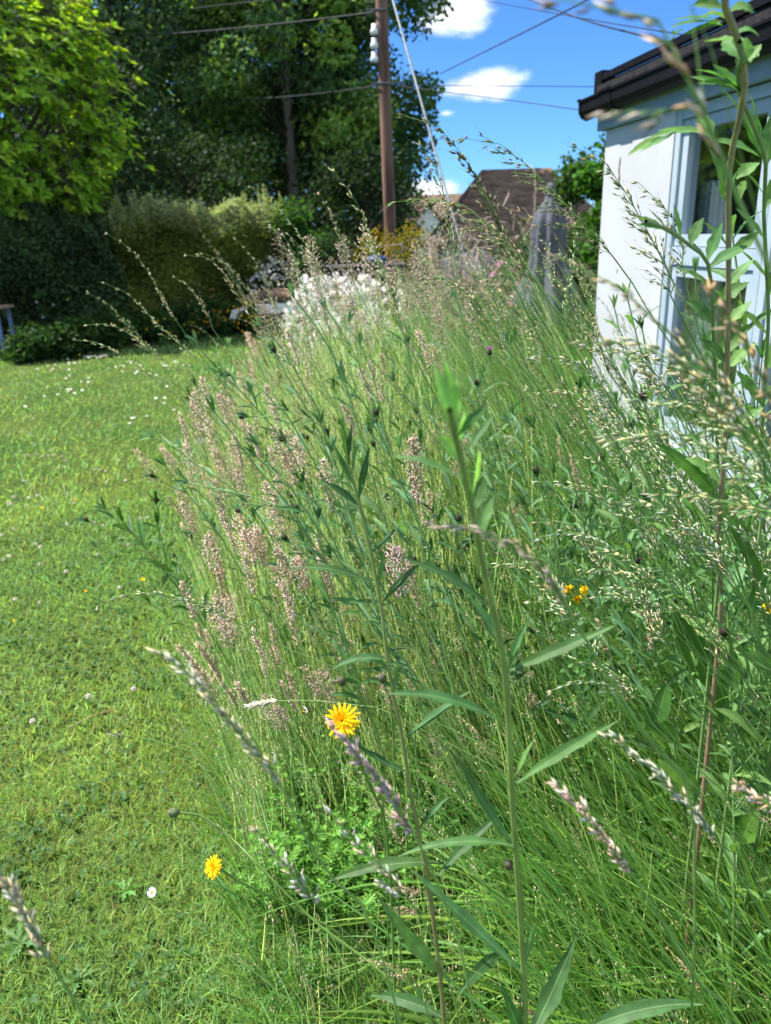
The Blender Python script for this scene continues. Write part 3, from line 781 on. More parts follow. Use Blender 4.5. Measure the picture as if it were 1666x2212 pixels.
# houses far off
M_TILE = surf('brown_roof_tiles', (.09, .062, .045), (.20, .14, .10), 3, .9, .1, bump=.8, bscale=12, stretch=(1, 1, 3))
M_WHITE = surf('white_house_wall', (.72, .74, .76), (.8, .8, .8), 1, .9, .1)
M_BRICK = surf('red_brick', (.24, .09, .06), (.36, .15, .10), 3, .9, .1)
M_STONE = surf('stone_chimney', (.16, .14, .10), (.26, .23, .18), 3, .9, .1)
M_DGL = surf('dark_glass', (.03, .04, .06), None, 3, .1, .6)
def house(name, label, p0, wid, dep, hw, hr, hip, rz, wallm, roofm, wins=(), chim=None):
    t = thing(name, label, 'house', (p0[0], p0[1], 0), rz)
    g = Geo(); box(g, (-wid / 2, 0, 0), (wid / 2, dep, hw)); g.build('wall', wallm, t, False)
    g = Geo(); e = .3
    v = [(-wid / 2 - e, -e, hw - .1), (wid / 2 + e, -e, hw - .1), (wid / 2 + e, dep + e, hw - .1), (-wid / 2 - e, dep + e, hw - .1), (-wid / 2 + hip, dep / 2, hw + hr), (wid / 2 - hip, dep / 2, hw + hr)]
    g.add(v, [[0, 1, 5, 4], [2, 3, 4, 5]]); g.add(v, [[1, 2, 5], [3, 0, 4]]); 
    g.add(np.array(v)[:4] , [[0, 3, 2, 1]])
    rf = g.build('roof', roofm, t, False)
    for (cx, cz, ww, wh) in wins:
        g = Geo(); box(g, (cx - ww / 2, -.05, cz), (cx + ww / 2, -.01, cz + wh)); w = g.build('window', M_DGL, t, False)
        g = Geo(); box(g, (cx - ww / 2 - .07, -.07, cz - .07), (cx - ww / 2, -.005, cz + wh + .07)); box(g, (cx + ww / 2, -.07, cz - .07), (cx + ww / 2 + .07, -.005, cz + wh + .07))
        box(g, (cx - ww / 2, -.07, cz + wh), (cx + ww / 2, -.005, cz + wh + .07)); box(g, (cx - .03, -.07, cz), (cx + .03, -.052, cz + wh)); g.build('frame', M_WHITE, w, False)
    if chim:
        cx, cy, cw, z0_, z1_ = chim
        g = Geo(); box(g, (cx - cw / 2, cy - cw / 2, z0_), (cx + cw / 2, cy + cw / 2, z1_)); box(g, (cx - cw * .58, cy - cw * .58, z1_), (cx + cw * .58, cy + cw * .58, z1_ + .12))
        lathe(g, (cx, cy, z1_ + .12), [(.12, 0), (.10, .3)], 8)
        o = g.build('chimney', M_STONE, rf, False)
p = at(1150, 480, 24)
house('white_house', 'white walled house under a big brown hipped roof beyond the parasol', p, 5.2, 6, 1.0, 2.2, 1.5, 0, M_WHITE, M_TILE, [(-.5, .1, 1.0, .7)])
p = at(935, 480, 48)
house('cottage', 'distant cottage with brown roof and tall stone chimney', p, 5.5, 5, 1.7, 1.7, .0, 0, M_WHITE, M_TILE, [(.4, .3, 1.0, 1)], (-1.7, .3, 1.1, 1.5, 4.0))
gb_ = Geo()
pg = at(925, 470, 47.4)
tgb = thing('gabled_dormer', 'small white gable with a brown roof in front of the distant cottage', 'house', (pg[0], pg[1], 0))
g = Geo(); g.add([(-.9, 0, 0), (.9, 0, 0), (.9, 0, 1.6), (0, 0, 2.7), (-.9, 0, 1.6)], [[0, 1, 2, 3, 4]]); g.add([(-.9, .5, 0), (.9, .5, 0), (.9, .5, 1.6), (0, .5, 2.7), (-.9, .5, 1.6)], [[4, 3, 2, 1, 0]]); g.build('wall', M_WHITE, tgb, False)
g = Geo(); 
for s in (-1, 1): g.add([(0, -.15, 2.85), (s * 1.15, -.15, 1.5), (s * 1.15, .6, 1.5), (0, .6, 2.85), (0, -.15, 2.73), (s * 1.15, -.15, 1.38), (s * 1.15, .6, 1.38), (0, .6, 2.73)], [[0, 1, 2, 3], [4, 5, 6, 7], [0, 1, 5, 4], [1, 2, 6, 5]])
g.build('roof', M_TILE, tgb, False)
p = at(785, 520, 30)
house('brick_outbuilding', 'small red brick building seen between shrubs left of the pole', p, 1.7, 3, 1.6, .35, .4, 0, M_BRICK, M_TILE, [(-.45, .7, .45, .6)])
p = at(298, 455, 40)
house('distant_house', 'pinkish roof showing just over the hedge under the dark trees', p, 2.2, 4, 1.9, 1.0, .5, 0, M_WHITE, surf('pink_tiles', (.22, .13, .12), (.3, .19, .17), 4, .9, .1))

# closed parasol
M_PAR = surf('grey_canopy_cloth', (.08, .085, .10), (.125, .13, .15), 20, .85, .2, bump=.2, bscale=200)
pc = at(1186, 500, 8.0); zt_ = at(1190, 412, 8.0)[2]; zb_ = at(1180, 700, 8.0)[2]
par = thing('closed_parasol', 'closed dark grey parasol standing behind the meadow', 'parasol', (pc[0], pc[1], 0))
g = Geo(); nn_ = 48; rows = 14; th = np.arange(nn_) * 2 * np.pi / nn_
v = []
for i in range(rows):
    s = i / (rows - 1); z = zt_ - (zt_ - zb_) * s
    rad = .04 + .25 * s ** .75 + .03 * math.sin(s * 9)
    if s < .12: rad = .035 + .3 * s
    amp = (.05 + .28 * s)
    for j, a in enumerate(th):
        r_ = rad * (1 + amp * math.cos(a * 8 + .6 * math.sin(s * 4)))
        v.append((r_ * math.cos(a), r_ * math.sin(a), z + (.03 * math.cos(a * 8) if i == rows - 1 else 0)))
g.add(v, [[i * nn_ + j, i * nn_ + (j + 1) % nn_, (i + 1) * nn_ + (j + 1) % nn_, (i + 1) * nn_ + j] for i in range(rows - 1) for j in range(nn_)])
g.build('canopy', M_PAR, par)
g = Geo(); lathe(g, (0, 0, zt_), [(.05, -.05), (.055, .0), (.04, .05), (.02, .07), (.001, .075)], 12); g.build('cap', M_PAR, par)
g = Geo(); tube1(g, [[0, 0, .03], [0, 0, zt_]], .019, 10); g.build('pole', M_IRON, par)
g = Geo(); lathe(g, (0, 0, .0), [(.28, 0), (.28, .05), (.08, .08), (.03, .12), (.03, .3)], 20); g.build('base', M_IRON, par)
g = Geo(); zz_ = zt_ - (zt_ - zb_) * .22; lathe(g, (0, 0, zz_), [(.115, -.012), (.12, -.012), (.12, .012), (.115, .012)], 16); g.build('strap', M_GUT, par)

# sun lounger
M_BRN = surf('brown_cushion', (.12, .075, .055), (.17, .11, .085), 8, .9, .1)
M_WPL = surf('white_moulded_plastic', (.78, .80, .84), None, 5, .4, .4)
lg = gnd(592, 716)
lo_ = thing('sun_lounger', 'white sun lounger with a brown cushion at the end of the lawn', 'sun lounger', (lg[0], lg[1], 0), R(-12)); lo_.scale = (1.1, 1.1, 1.25)
g = Geo(); 
sec_ = [(-.55, .18), (-.5, .30), (-.2, .36), (.5, .38), (.95, .52), (1.15, .58), (1.15, .50), (.9, .40), (.5, .28), (-.2, .24)]
n_ = len(sec_); v = [(x, y, z) for y in (-.32, .32) for x, z in sec_]
k_ = np.arange(n_); g.add(v, np.stack([k_, (k_ + 1) % n_, (k_ + 1) % n_ + n_, k_ + n_], -1)); g.f.append((np.array([np.arange(n_)]), np.ones((1, 3)), 0)); g.f.append((np.array([np.arange(n_)[::-1] + n_]), np.ones((1, 3)), 0))
g.build('frame', M_WPL, lo_, False)
g = Geo(); P_ = curve([[-.35, -.0, .40], [-.1, 0, .47], [.15, 0, .46], [.5, 0, .44]], 8)
for i in range(7):
    pass
v = []
for i, q in enumerate(P_):
    for (yy, zz) in ((-.28, -.05), (-.30, .0), (-.26, .06), (.26, .06), (.30, 0), (.28, -.05)): v.append((q[0], yy, q[2] + zz))
g.add(v, [[i * 6 + j, i * 6 + (j + 1) % 6, (i + 1) * 6 + (j + 1) % 6, (i + 1) * 6 + j] for i in range(7) for j in range(6)])
g.f.append((np.array([np.arange(6)]), np.ones((1, 3)), 0)); g.f.append((np.array([np.arange(6)[::-1] + 42]), np.ones((1, 3)), 0))
g.build('cushion', M_BRN, lo_)
g = Geo(); v = []
for i, q in enumerate(curve([[.55, 0, .47], [.9, 0, .63], [1.2, 0, .70]], 5)):
    for (yy, zz) in ((-.27, -.05), (-.29, .0), (-.25, .07), (.25, .07), (.29, 0), (.27, -.05)): v.append((q[0], yy, q[2] + zz))
g.add(v, [[i * 6 + j, i * 6 + (j + 1) % 6, (i + 1) * 6 + (j + 1) % 6, (i + 1) * 6 + j] for i in range(4) for j in range(6)])
g.f.append((np.array([np.arange(6)]), np.ones((1, 3)), 0)); g.f.append((np.array([np.arange(6)[::-1] + 24]), np.ones((1, 3)), 0))
g.build('head_cushion', M_WPL, lo_)
for sx, sy in ((-.42, -.26), (-.42, .26), (.85, -.26), (.85, .26)):
    g = Geo(); tube1(g, [[sx, sy, 0], [sx + .03, sy, .26 + (.1 if sx > 0 else 0)]], [.02, .025], 8, cap=True); g.build('leg', M_GUT, lo_)

# dark raised bed / low wall with blue sack behind the white flowers
dk = at(790, 590, 11.6)
g = Geo(); box(g, (-.55, -.3, 0), (.55, .3, dk[2] + .08)); box(g, (-.58, -.33, dk[2] + .082), (.58, .33, dk[2] + .12))
o = g.build('planter_box', surf('dark_boards', (.035, .035, .045), (.07, .07, .08), 5, .9, .1), None, False); o.location = (dk[0], dk[1], 0)
tag(o, 'dark timber planter box behind the white flowers', 'planter')
g = Geo(); lathe(g, (0, 0, 0), [(.001, 0), (.12, .0), (.17, .04), (.14, .09), (.06, .12), (.001, .125)], 10)
o = g.build('blue_sack', surf('blue_plastic', (.015, .03, .11), (.02, .05, .15), 9, .5, .4)); o.location = (at(812, 540, 11.6)[0], dk[1], dk[2] + .122)
tag(o, 'small blue sack lying on the dark planter box', 'sack')

# table at the left edge
tp = at(30, 660, 11.0)
tp = tp - np.array([.22, 0, .02])
tb = thing('garden_table', 'garden table with wooden top and pale blue metal legs at the hedge', 'table', (tp[0], tp[1], 0))
M_OAK = surf('weathered_boards', (.20, .15, .10), (.32, .25, .18), 12, .8, .2, stretch=(.2, 2, 1))
M_BLU = surf('pale_blue_metal', (.12, .17, .32), (.17, .22, .38), 6, .5, .4)
g = Geo(); 
for k_ in range(5): box(g, (-1.3, k_ * .1, tp[2] - .035), (.0, k_ * .1 + .092, tp[2]))
g.build('tabletop', M_OAK, tb, False)
zl = at(30, 720, 9.4)[2]
for sx in (-.06, -1.22):
    for sy in (.06, .42):
        g = Geo(); box(g, (sx - .022, sy - .022, .0), (sx + .022, sy + .022, tp[2] - .037)); g.build('leg', M_BLU, tb, False)
g = Geo(); box(g, (-1.195, .045, .14), (-.085, .08, .18)); g.build('rail', M_BLU, tb, False)
# ------------------------------------------------------------------ lawn
YB = [0, .6, 1.12, 2.06, 3.0, 4.3, 6.6, 8.5, 12]
XB = [.15, -.10, -.29, -.55, -.72, -.88, -.80, -.7, -.6]
def xb(y): return np.interp(y, YB, XB)
def wallx(y): return np.where(y < C0[1] + .1, C0[0] + (C0[1] - y) * math.tan(R(7)) - .02, C0[0] + 1.0)
HX, HY = [-9, hA[0], hM[0], hB[0], 4], [hA[1] - 1, hA[1], hM[1], hB[1], hB[1] + .3]
def hedgey(x): return np.interp(x, HX, HY)

def polar(n, r1, r2, a1, a2, p=1.0):
    r = (r1 ** p + (r2 ** p - r1 ** p) * rng.random(n)) ** (1 / p)
    a = rng.uniform(R(a1), R(a2), n)
    return np.stack([r * np.sin(a), r * np.cos(a)], -1)
def patchn(x, y):                                 # smooth patchiness, a few waves
    return (np.sin(x * 2.1 + y * 1.3) + np.sin(x * 4.7 - y * 3.1 + 1) + np.sin(-x * 1.3 + y * 5.3 + 2) + .7 * np.sin(x * 9.1 + y * 8.3)) / 3.7

g = Geo()
for n, r1, r2, p, L0, W0, K in ((80000, .55, 2.2, 1.4, .036, .0010, 4), (95000, 2.0, 5.0, 1.2, .040, .0018, 3), (85000, 4.6, 14.5, 1.0, .05, .0038, 3)):
    q = polar(n, r1, r2, -52, 30, p)
    keep = (q[:, 0] < xb(q[:, 1]) + .10) & (q[:, 1] < hedgey(q[:, 0]) + .3)
    q = q[keep]; n = len(q)
    edge = np.exp(-np.abs(q[:, 0] - xb(q[:, 1])) / .12)
    d = norm(np.stack([rng.normal(0, .5, n), rng.normal(0, .5, n), np.full(n, 1.)], -1))
    Ln = L0 * rng.uniform(.5, 1.35, n) * (1 + 1.2 * edge) * (1 + .25 * patchn(q[:, 0], q[:, 1]))
    base = np.stack([q[:, 0], q[:, 1], ground_h(q[:, 0], q[:, 1]) - .012], -1)
    pn = patchn(q[:, 0], q[:, 1])[:, None]; pn2 = patchn(q[:, 0] * .45 + 3, q[:, 1] * .4 + 1)[:, None]
    c = tint(n, (.27, .44, .15), .25, .12) * (1 + .14 * pn) * np.hstack([1 + .22 * pn2, 1 + .06 * pn2, 1 + 0 * pn2])
    straw = rng.random(n) < (.08 + .08 * pn2[:, 0].clip(0, 1)); c[straw] = tint(straw.sum(), (.30, .26, .11), .2, .05)
    bend = np.stack([rng.normal(0, .2, n), rng.normal(0, .2, n), -rng.uniform(0, .3, n)], -1)
    blades(g, base, d, Ln, W0 * rng.uniform(.6, 1.4, n), bend, K, 'grass', 2, 0, c)
tag(g.build('lawn_grass', M_LAWN), 'short mown green grass of the lawn', 'grass', kind='stuff')

# clover and other small round leaves in the turf near the camera
g = Geo()
def roundleaf(g, p, n_, r, col):
    """p (N,3) centres, n_ (N,3) normals, r (N,)"""
    Nn = len(p); a = norm(np.cross(n_, rng.standard_normal((Nn, 3)))); b = np.cross(n_, a)
    th = np.linspace(0, 2 * np.pi, 8)[:-1]; rr = np.array([1, 1.05, 1, .95, .95, 1, 1.05])
    V = p[:, None] + (a[:, None] * np.cos(th)[:, None] * .8 + b[:, None] * np.sin(th)[:, None]) * (r[:, None] * rr)[..., None]
    V = np.concatenate([(p - n_ * r[:, None] * .25)[:, None], V], 1)
    k = np.arange(7); F = np.stack([np.zeros(7, int), k + 1, (k + 1) % 7 + 1], -1)
    F = (F[None] + (np.arange(Nn) * 8)[:, None, None]).reshape(-1, 3)
    g.add(V, F, np.repeat(col, 7, 0))
q = polar(9000, .7, 4.5, -50, 25, 1.4); q = q[(q[:, 0] < xb(q[:, 1]) + .1)]
w = patchn(q[:, 0] * 1.4 + 5, q[:, 1] * 1.4 - q[:, 0]); q = q[(w > .15) | (rng.random(len(q)) < .12)]
n = len(q); c3 = np.stack([q[:, 0], q[:, 1], ground_h(q[:, 0], q[:, 1]) + rng.uniform(.004, .022, n)], -1)
for k in range(3):
    a = k * 2.094 + rng.uniform(0, 6, n) * 0 + (q[:, 0] * 37 % 6)
    pp = c3 + np.stack([np.cos(a), np.sin(a), 0 * a], -1) * .006
    nn = norm(np.stack([np.cos(a) * -.25, np.sin(a) * -.25, np.ones(n)], -1) + rng.normal(0, .25, (n, 3)))
    roundleaf(g, pp, nn, rng.uniform(.0045, .0085, n), tint(n, (.065, .15, .035), .2, .1))
tag(g.build('clover', M_LEAF), 'small round clover leaves growing among the mown grass', 'clover', kind='stuff')

# ------------------------------------------------------------------ meadow body (uncountable blades)
def inmeadow(q, pad=0.0):
    return (q[:, 0] > xb(q[:, 1]) - pad) & (q[:, 0] < wallx(q[:, 1])) & (q[:, 1] < 7.0)
BS = gnd(750, 1800, .1)
def notbs(q): return ~((((q[:, 0] - BS[0]) / .13) ** 2 + ((q[:, 1] - BS[1]) / .15) ** 2 < 1) | ((np.abs(q[:, 0] - BS[0] * .9) < .11) & (q[:, 1] < BS[1]) & (q[:, 1] > BS[1] - .3)))
def leanx(x, y): return .03 + .37 * ((x + .05) / 1.0).clip(0, 1)
def mscatter(n, r1, r2, p=1.0, pad=0.0, a=(-40, 42)):
    q = polar(n, r1, r2, a[0], a[1], p); return q[inmeadow(q, pad)]
g = Geo()
GR = (.13, .30, .075)
# short dense sward near the camera
q = mscatter(32000, .55, 2.8, 1.3, .03); q = q[notbs(q) | (rng.random(len(q)) < .7)]; n = len(q)
b0 = np.stack([q[:, 0], q[:, 1], ground_h(q[:, 0], q[:, 1]) - .012], -1)
d = norm(np.stack([rng.normal(-.12, .38, n), rng.normal(0, .38, n), np.ones(n)], -1))
Ln = rng.uniform(.06, .24, n) * (.8 + .25 * patchn(q[:, 0] * 1.5, q[:, 1] * 1.5))
c = tint(n, (.14, .30, .07), .28, .14); s_ = rng.random(n) < .07; c[s_] = tint(s_.sum(), (.34, .27, .13), .2, .05)
blades(g, b0, d, Ln, rng.uniform(.0008, .0020, n), np.stack([rng.normal(-.15, .3, n), rng.normal(0, .3, n), -rng.uniform(0, .45, n)], -1), 5, 'grass', 2, 0, c)
# long leaves
q = mscatter(14000, .75, 8.5, 1.15, .0); q = q[(rng.random(len(q)) < .4) | (q[:, 0] > xb(q[:, 1]) + .55) | (q[:, 1] > 4)]; q = q[notbs(q)]; n = len(q)
dist = q[:, 1]; lx = leanx(q[:, 0], dist)
hgt = np.interp(dist, [.8, 1.3, 2, 4, 8], [.28, .46, .72, .98, 1.05]) * rng.uniform(.5, 1.12, n)
edge = ((q[:, 0] - xb(dist)) / .6).clip(0, 1); hgt *= .55 + .45 * edge
hgt *= 1 + .22 * ((q[:, 0] - .6) / .5).clip(0, 1) * (dist > 1.8); hgt *= 1 - .35 * ((1.7 - dist) / .4).clip(0, 1) * (q[:, 0] < .2)
b0 = np.stack([q[:, 0], q[:, 1], ground_h(q[:, 0], q[:, 1]) - .012], -1)
d = norm(np.stack([-lx * .7 + rng.normal(0, .34, n), rng.normal(0, .3, n), np.ones(n)], -1))
Wd = rng.uniform(.0016, .0042, n) * np.interp(dist, [1, 8], [1, 1.6])
wide = rng.random(n) < (.06 + .12 * ((q[:, 0] - .2) / .5).clip(0, 1)); Wd[wide] *= 1.9
bend = np.stack([rng.normal(-.05, .22, n) - (.15 + .6 * lx) * ((q[:, 0] + .1) / .6).clip(0, 1), rng.normal(0, .22, n), -rng.uniform(.05, .55, n)], -1)
blades(g, b0, d, hgt, Wd, bend, 7, 'grass', 3, .35, tint(n, GR, .22, .14))
# arching broad blades low on the right
q = np.stack([rng.uniform(.2, 1.5, 700), rng.uniform(.95, 2.4, 700)], -1); n = len(q)
b0 = np.stack([q[:, 0], q[:, 1], 0 * q[:, 0]], -1)
d = norm(np.stack([rng.normal(-.55, .25, n), rng.normal(0, .25, n), np.ones(n)], -1))
blades(g, b0, d, rng.uniform(.3, .62, n), rng.uniform(.003, .0058, n), np.stack([-rng.uniform(.2, .7, n), rng.normal(0, .25, n), -rng.uniform(.35, .8, n)], -1), 10, 'grass', 3, .3, tint(n, (.22, .41, .08), .2, .12))
# tall leaning leaves close by on the right
q = np.stack([rng.uniform(.34, 1.4, 1300), rng.uniform(.62, 1.7, 1300)], -1); q = q[q[:, 1] > .95 - .35 * (q[:, 0] - .1)]; n = len(q)
b0 = np.stack([q[:, 0], q[:, 1], 0 * q[:, 0]], -1)
d = norm(np.stack([rng.normal(-.4, .2, n), rng.normal(0, .16, n), np.ones(n)], -1))
blades(g, b0, d, rng.uniform(.35, .72, n), rng.uniform(.0014, .0036, n), np.stack([-rng.uniform(0, .35, n), rng.normal(0, .15, n), -rng.uniform(0, .3, n)], -1), 9, 'grass', 3, .3, tint(n, (.17, .34, .075), .25, .12))
tag(g.build('meadow_grass', M_GRASS), 'long unmown green grass leaves of the meadow', 'grass', kind='stuff')

g = Geo()
n = 1100; b0 = np.stack([rng.uniform(.38, 1.6, n), rng.uniform(.62, 1.9, n), np.zeros(n)], -1); b0 = b0[b0[:, 1] > 1.0 - .4 * b0[:, 0]]; n = len(b0)
t = np.linspace(0, 1, 7); hg = rng.uniform(.45, .85, n); d = norm(np.stack([rng.normal(-.4, .12, n), rng.normal(0, .1, n), np.ones(n)], -1))
P = b0[:, None] + d[:, None] * (hg[:, None, None] * t[None, :, None]) + np.stack([-rng.uniform(0, .2, n), rng.normal(0, .05, n), -rng.uniform(0, .1, n)], -1)[:, None] * (hg[:, None, None] * (t ** 2)[None, :, None])
tubes(g, P, rng.uniform(.0007, .0014, (n, 1)) * np.linspace(1.2, .5, 7)[None], 3, tint(n, (.33, .56, .12), .28, .12))
q = mscatter(14000, 1.0, 8.4, 1.05, 0.0)
ex = rng.random(len(q)) < np.where(q[:, 0] < xb(q[:, 1]) + .8, 1.0, .55); q = q[ex]; q = q[notbs(q)]
ye = rng.uniform(1.45, 3.9, 4200); q = np.concatenate([q, np.stack([xb(ye) + .06 + .75 * rng.random(4200) ** 1.2, ye], -1)]); n = len(q)
dist = q[:, 1]; lx = leanx(q[:, 0], dist)
hgt = np.interp(dist, [1, 1.5, 2.2, 4, 8], [.34, .66, .90, 1.12, 1.22]) * rng.uniform(.6, 1.1, n); hgt = hgt * (.68 + .32 * ((q[:, 0] - xb(dist)) / .7).clip(0, 1)) * (1 + .2 * ((q[:, 0] - .6) / .5).clip(0, 1) * (dist > 1.8)) * (1 - .4 * ((1.7 - dist) / .4).clip(0, 1) * (q[:, 0] < .2))
b0 = np.stack([q[:, 0], q[:, 1], ground_h(q[:, 0], q[:, 1]) - .012], -1)
d = norm(np.stack([-lx * .9 + rng.normal(.0, .14, n), rng.normal(0, .12, n), np.ones(n)], -1))
t = np.linspace(0, 1, 6)
bend = np.stack([-rng.uniform(0, .16, n) - .2 * lx, rng.normal(0, .06, n), -rng.uniform(0, .06, n)], -1)
P = b0[:, None] + d[:, None] * (hgt[:, None, None] * t[None, :, None]) + bend[:, None] * (hgt[:, None, None] * (t ** 2)[None, :, None])
rad = np.interp(dist, [1, 3, 8], [.0016, .0023, .0034])[:, None] * np.linspace(1.15, .5, 6)[None] * rng.uniform(.7, 1.25, (n, 1))
c = tint(n, (.48, .66, .20), .28, .12); s_ = rng.random(n) < .06; c[s_] = tint(s_.sum(), (.42, .34, .17), .15, .05)
tubes(g, P, rad, 3, c)
# small fine seed tips on part of them so the mass reads as flowering grass
s_ = rng.random(n) < .5; pe = P[s_, -1]; ax = norm(P[s_, -1] - P[s_, -2]); m_ = len(pe)
for k in range(7):
    o = rng.uniform(-.05, .005, (m_, 1)); pp = pe + ax * o + rng.normal(0, .004, (m_, 3))
    spindles(g, pp, norm(ax + rng.normal(0, .4, (m_, 3))), rng.uniform(.006, .011, m_), .0011 * np.interp(pe[:, 1], [1, 8], [.9, 1.8]), 3, tint(m_, (.50, .43, .27), .2, .1))
tag(g.build('meadow_stems', M_CULM), 'thin pale green flowering stems of the meadow grasses', 'grass', kind='stuff')

# ------------------------------------------------------------------ seeding grass stalks
def arclen(P): return np.concatenate([[0], np.cumsum(np.linalg.norm(np.diff(P, axis=0), axis=1))])
def oat(gs, gh, P, head, r0=.0013, col=(.16, .30, .07), hcol=(.36, .36, .20), spk=.0102, br=.055, dens=1.0, tight=.5, n_nodes=11, fat=.00115, side=None, droop=.12, awn=False):
    """P: base -> tip. Open panicle along the last `head` metres."""
    s = arclen(P); Lt = s[-1]
    tube1(gs, P, np.interp(s, [0, Lt - head, Lt], [r0, r0 * .75, r0 * .25]), 5, col)
    T = norm(np.gradient(P, axis=0))
    Q, A = [], []
    for j in range(n_nodes):
        f = (j / (n_nodes - 1)) ** .85                # 0 tip .. 1 bottom of head
        sj = Lt - head * f
        p = np.array([np.interp(sj, s, P[:, k]) for k in range(3)]); tt = norm(np.array([np.interp(sj, s, T[:, k]) for k in range(3)]))
        nb = max(1, int(round(rng.uniform(2, 4.2) * dens)))
        for b in range(nb):
            pr = norm(np.cross(tt, rng.standard_normal(3)))
            if side is not None: pr = norm(pr + np.asarray(side) * .9)
            bl = br * (.22 + .78 * f) * rng.uniform(.5, 1.15)
            e = norm(tt * (1.0) + pr * tight * (.5 + .5 * f))
            pts = np.array([p, p + e * bl * .5, p + e * bl * .95 + np.array([0, 0, -droop * bl])])
            tube1(gh, pts, [.0005, .0004, .0003], 3, col)
            ns = max(1, int(bl * .8 / spk * 1.25))
            for q in range(ns):
                u = .25 + .75 * (q + rng.uniform(-.3, .3)) / ns
                Q.append(p + (pts[2] - p) * min(max(u, .1), 1) + rng.normal(0, .0012, 3)); A.append(norm(pts[2] - p + rng.normal(0, .22, 3) * bl))
    Q, A = np.array(Q), np.array(A); m_ = len(Q)
    spindles(gh, Q, A, spk * rng.uniform(.75, 1.25, m_), fat * rng.uniform(.8, 1.3, m_), 4, tint(m_, hcol, .22, .12), 0, .38)
    if awn:
        s_ = rng.random(m_) < .6; k_ = s_.sum()
        tubes(gh, np.stack([Q[s_] + A[s_] * spk * .7, Q[s_] + A[s_] * spk * 1.9 + rng.normal(0, .001, (k_, 3))], 1), np.full((k_, 2), .00013), 3, tint(k_, (.2, .17, .1), .1, .05))

def fog(gs, gh, P, head, wid, col, hcol, open_=.0, n=240, r0=.0013):
    """Dense soft plume (Yorkshire fog): short branchlets crowded with little husks."""
    s = arclen(P); Lt = s[-1]
    tube1(gs, P, np.interp(s, [0, Lt], [r0, r0 * .5]), 5, col)
    T = norm(np.gradient(P, axis=0))
    nb = 20
    Q, A = [], []
    for j in range(nb):
        f = j / (nb - 1); sj = Lt - head * f
        p = np.array([np.interp(sj, s, P[:, k]) for k in range(3)]); tt = norm(np.array([np.interp(sj, s, T[:, k]) for k in range(3)]))
        w = wid * (.25 + .95 * math.sin(math.pi * min(1, .12 + .75 * f)) ** 1.2) * (1 + open_ * f)
        for b in range(4):
            pr = norm(np.cross(tt, rng.standard_normal(3))); e = norm(tt * 1.5 + pr * (.55 + open_))
            bl = w * rng.uniform(.8, 1.7)
            k_ = max(2, int(n / nb / 4))
            for q in range(k_):
                u = (q + .6) / k_
                Q.append(p + e * bl * u + rng.normal(0, wid * .08, 3)); A.append(norm(e + tt * .3 + rng.normal(0, .2, 3)))
    Q, A = np.array(Q), np.array(A); m_ = len(Q)
    spindles(gh, Q, A, .0095 * rng.uniform(.7, 1.3, m_), .0013 * rng.uniform(.8, 1.3, m_), 3, tint(m_, hcol, .2, .07), 0, .45)

def ybase(P):                                     # extend a keyed polyline down to the ground, leaning right
    return P
def key(pts, Y, head, label=None, name='oat_grass_stalk', grp='tall seeding grass stalks', kind='oat', gdx=None, gY=None, **kw):
    Ys = np.linspace(Y[0], Y[1], len(pts)) if isinstance(Y, tuple) else np.full(len(pts), float(Y))
    W_ = [at(px, py, y) for (px, py), y in zip(pts, Ys)]
    last = W_[-1]; prev = W_[-2]; d = norm(last - prev)
    if last[2] > .05:
        dx = (d[0] / max(-d[2], .35)) * last[2] * 1.25 if gdx is None else gdx
        dx = float(np.clip(dx, -.3, .85))
        gy = last[1] + (.1 * last[2] if gY is None else gY - last[1])
        W_.append(np.array([last[0] + dx * .62, (last[1] + gy) / 2, last[2] * .5])); W_.append(np.array([last[0] + dx, gy, -.005]))
    P = curve(W_[::-1], 46)
    base = P[0].copy(); P = P - base
    t = thing(name, label or ('tall seeding grass stalk with an open drooping seed head' if kind == 'oat' else 'slender grass stalk topped by a soft pinkish-beige plume'), 'grass stalk', base, 0, None if label else grp)
    gs, gh = Geo(), Geo()
    if kind == 'oat': oat(gs, gh, P, head, **kw)
    else: fog(gs, gh, P, head, **kw)
    gs.build('stem', M_STEM, t); gh.build('seed_head', M_SEED, t)
    return t
DK = (.17, .16, .09); PALE = (.44, .45, .25); TAN = (.54, .45, .28); PNK = (.54, .40, .31)
# those against the sky and the hedge
key([(235, 507), (290, 545), (330, 605), (400, 720), (520, 860)], 2.2, .28, 'lone grass stalk with slim tan head, tallest against the dark ivy hedge', hcol=TAN, br=.05, tight=.25, dens=.8)
key([(228, 612), (285, 640), (340, 700), (450, 800), (540, 900)], 2.1, .30, 'pale grass stalk with drooping head just below the lone tan one by the hedge', hcol=PALE, br=.05, tight=.35)
key([(188, 702), (240, 702), (300, 735), (420, 830), (520, 930)], 2.0, .22, 'arching grass stalk whose bowed head crosses the hedge foot', hcol=TAN, br=.04, tight=.3)
key([(165, 735), (215, 742), (290, 785), (400, 870), (500, 960)], 1.9, .20, 'leftmost arching grass stalk, its head just over the far lawn', hcol=TAN, br=.035, tight=.3)
key([(405, 552), (455, 560), (510, 630), (560, 720), (620, 840)], 2.3, .26, hcol=TAN, br=.04, tight=.3)
key([(440, 548), (495, 575), (545, 640), (600, 740)], 2.5, .25, hcol=TAN, br=.04, tight=.3)
key([(512, 520), (545, 555), (580, 620), (640, 740)], 2.4, .22, hcol=PALE, br=.04, tight=.3)
key([(545, 408), (590, 440), (650, 510), (700, 600), (760, 720)], 2.2, .30, 'grass stalk with long straight slanting head in front of the privet hedge top', hcol=PALE, br=.045, tight=.25)
key([(570, 460), (605, 515), (650, 590), (700, 690)], 2.3, .25, hcol=PALE, br=.04, tight=.3)
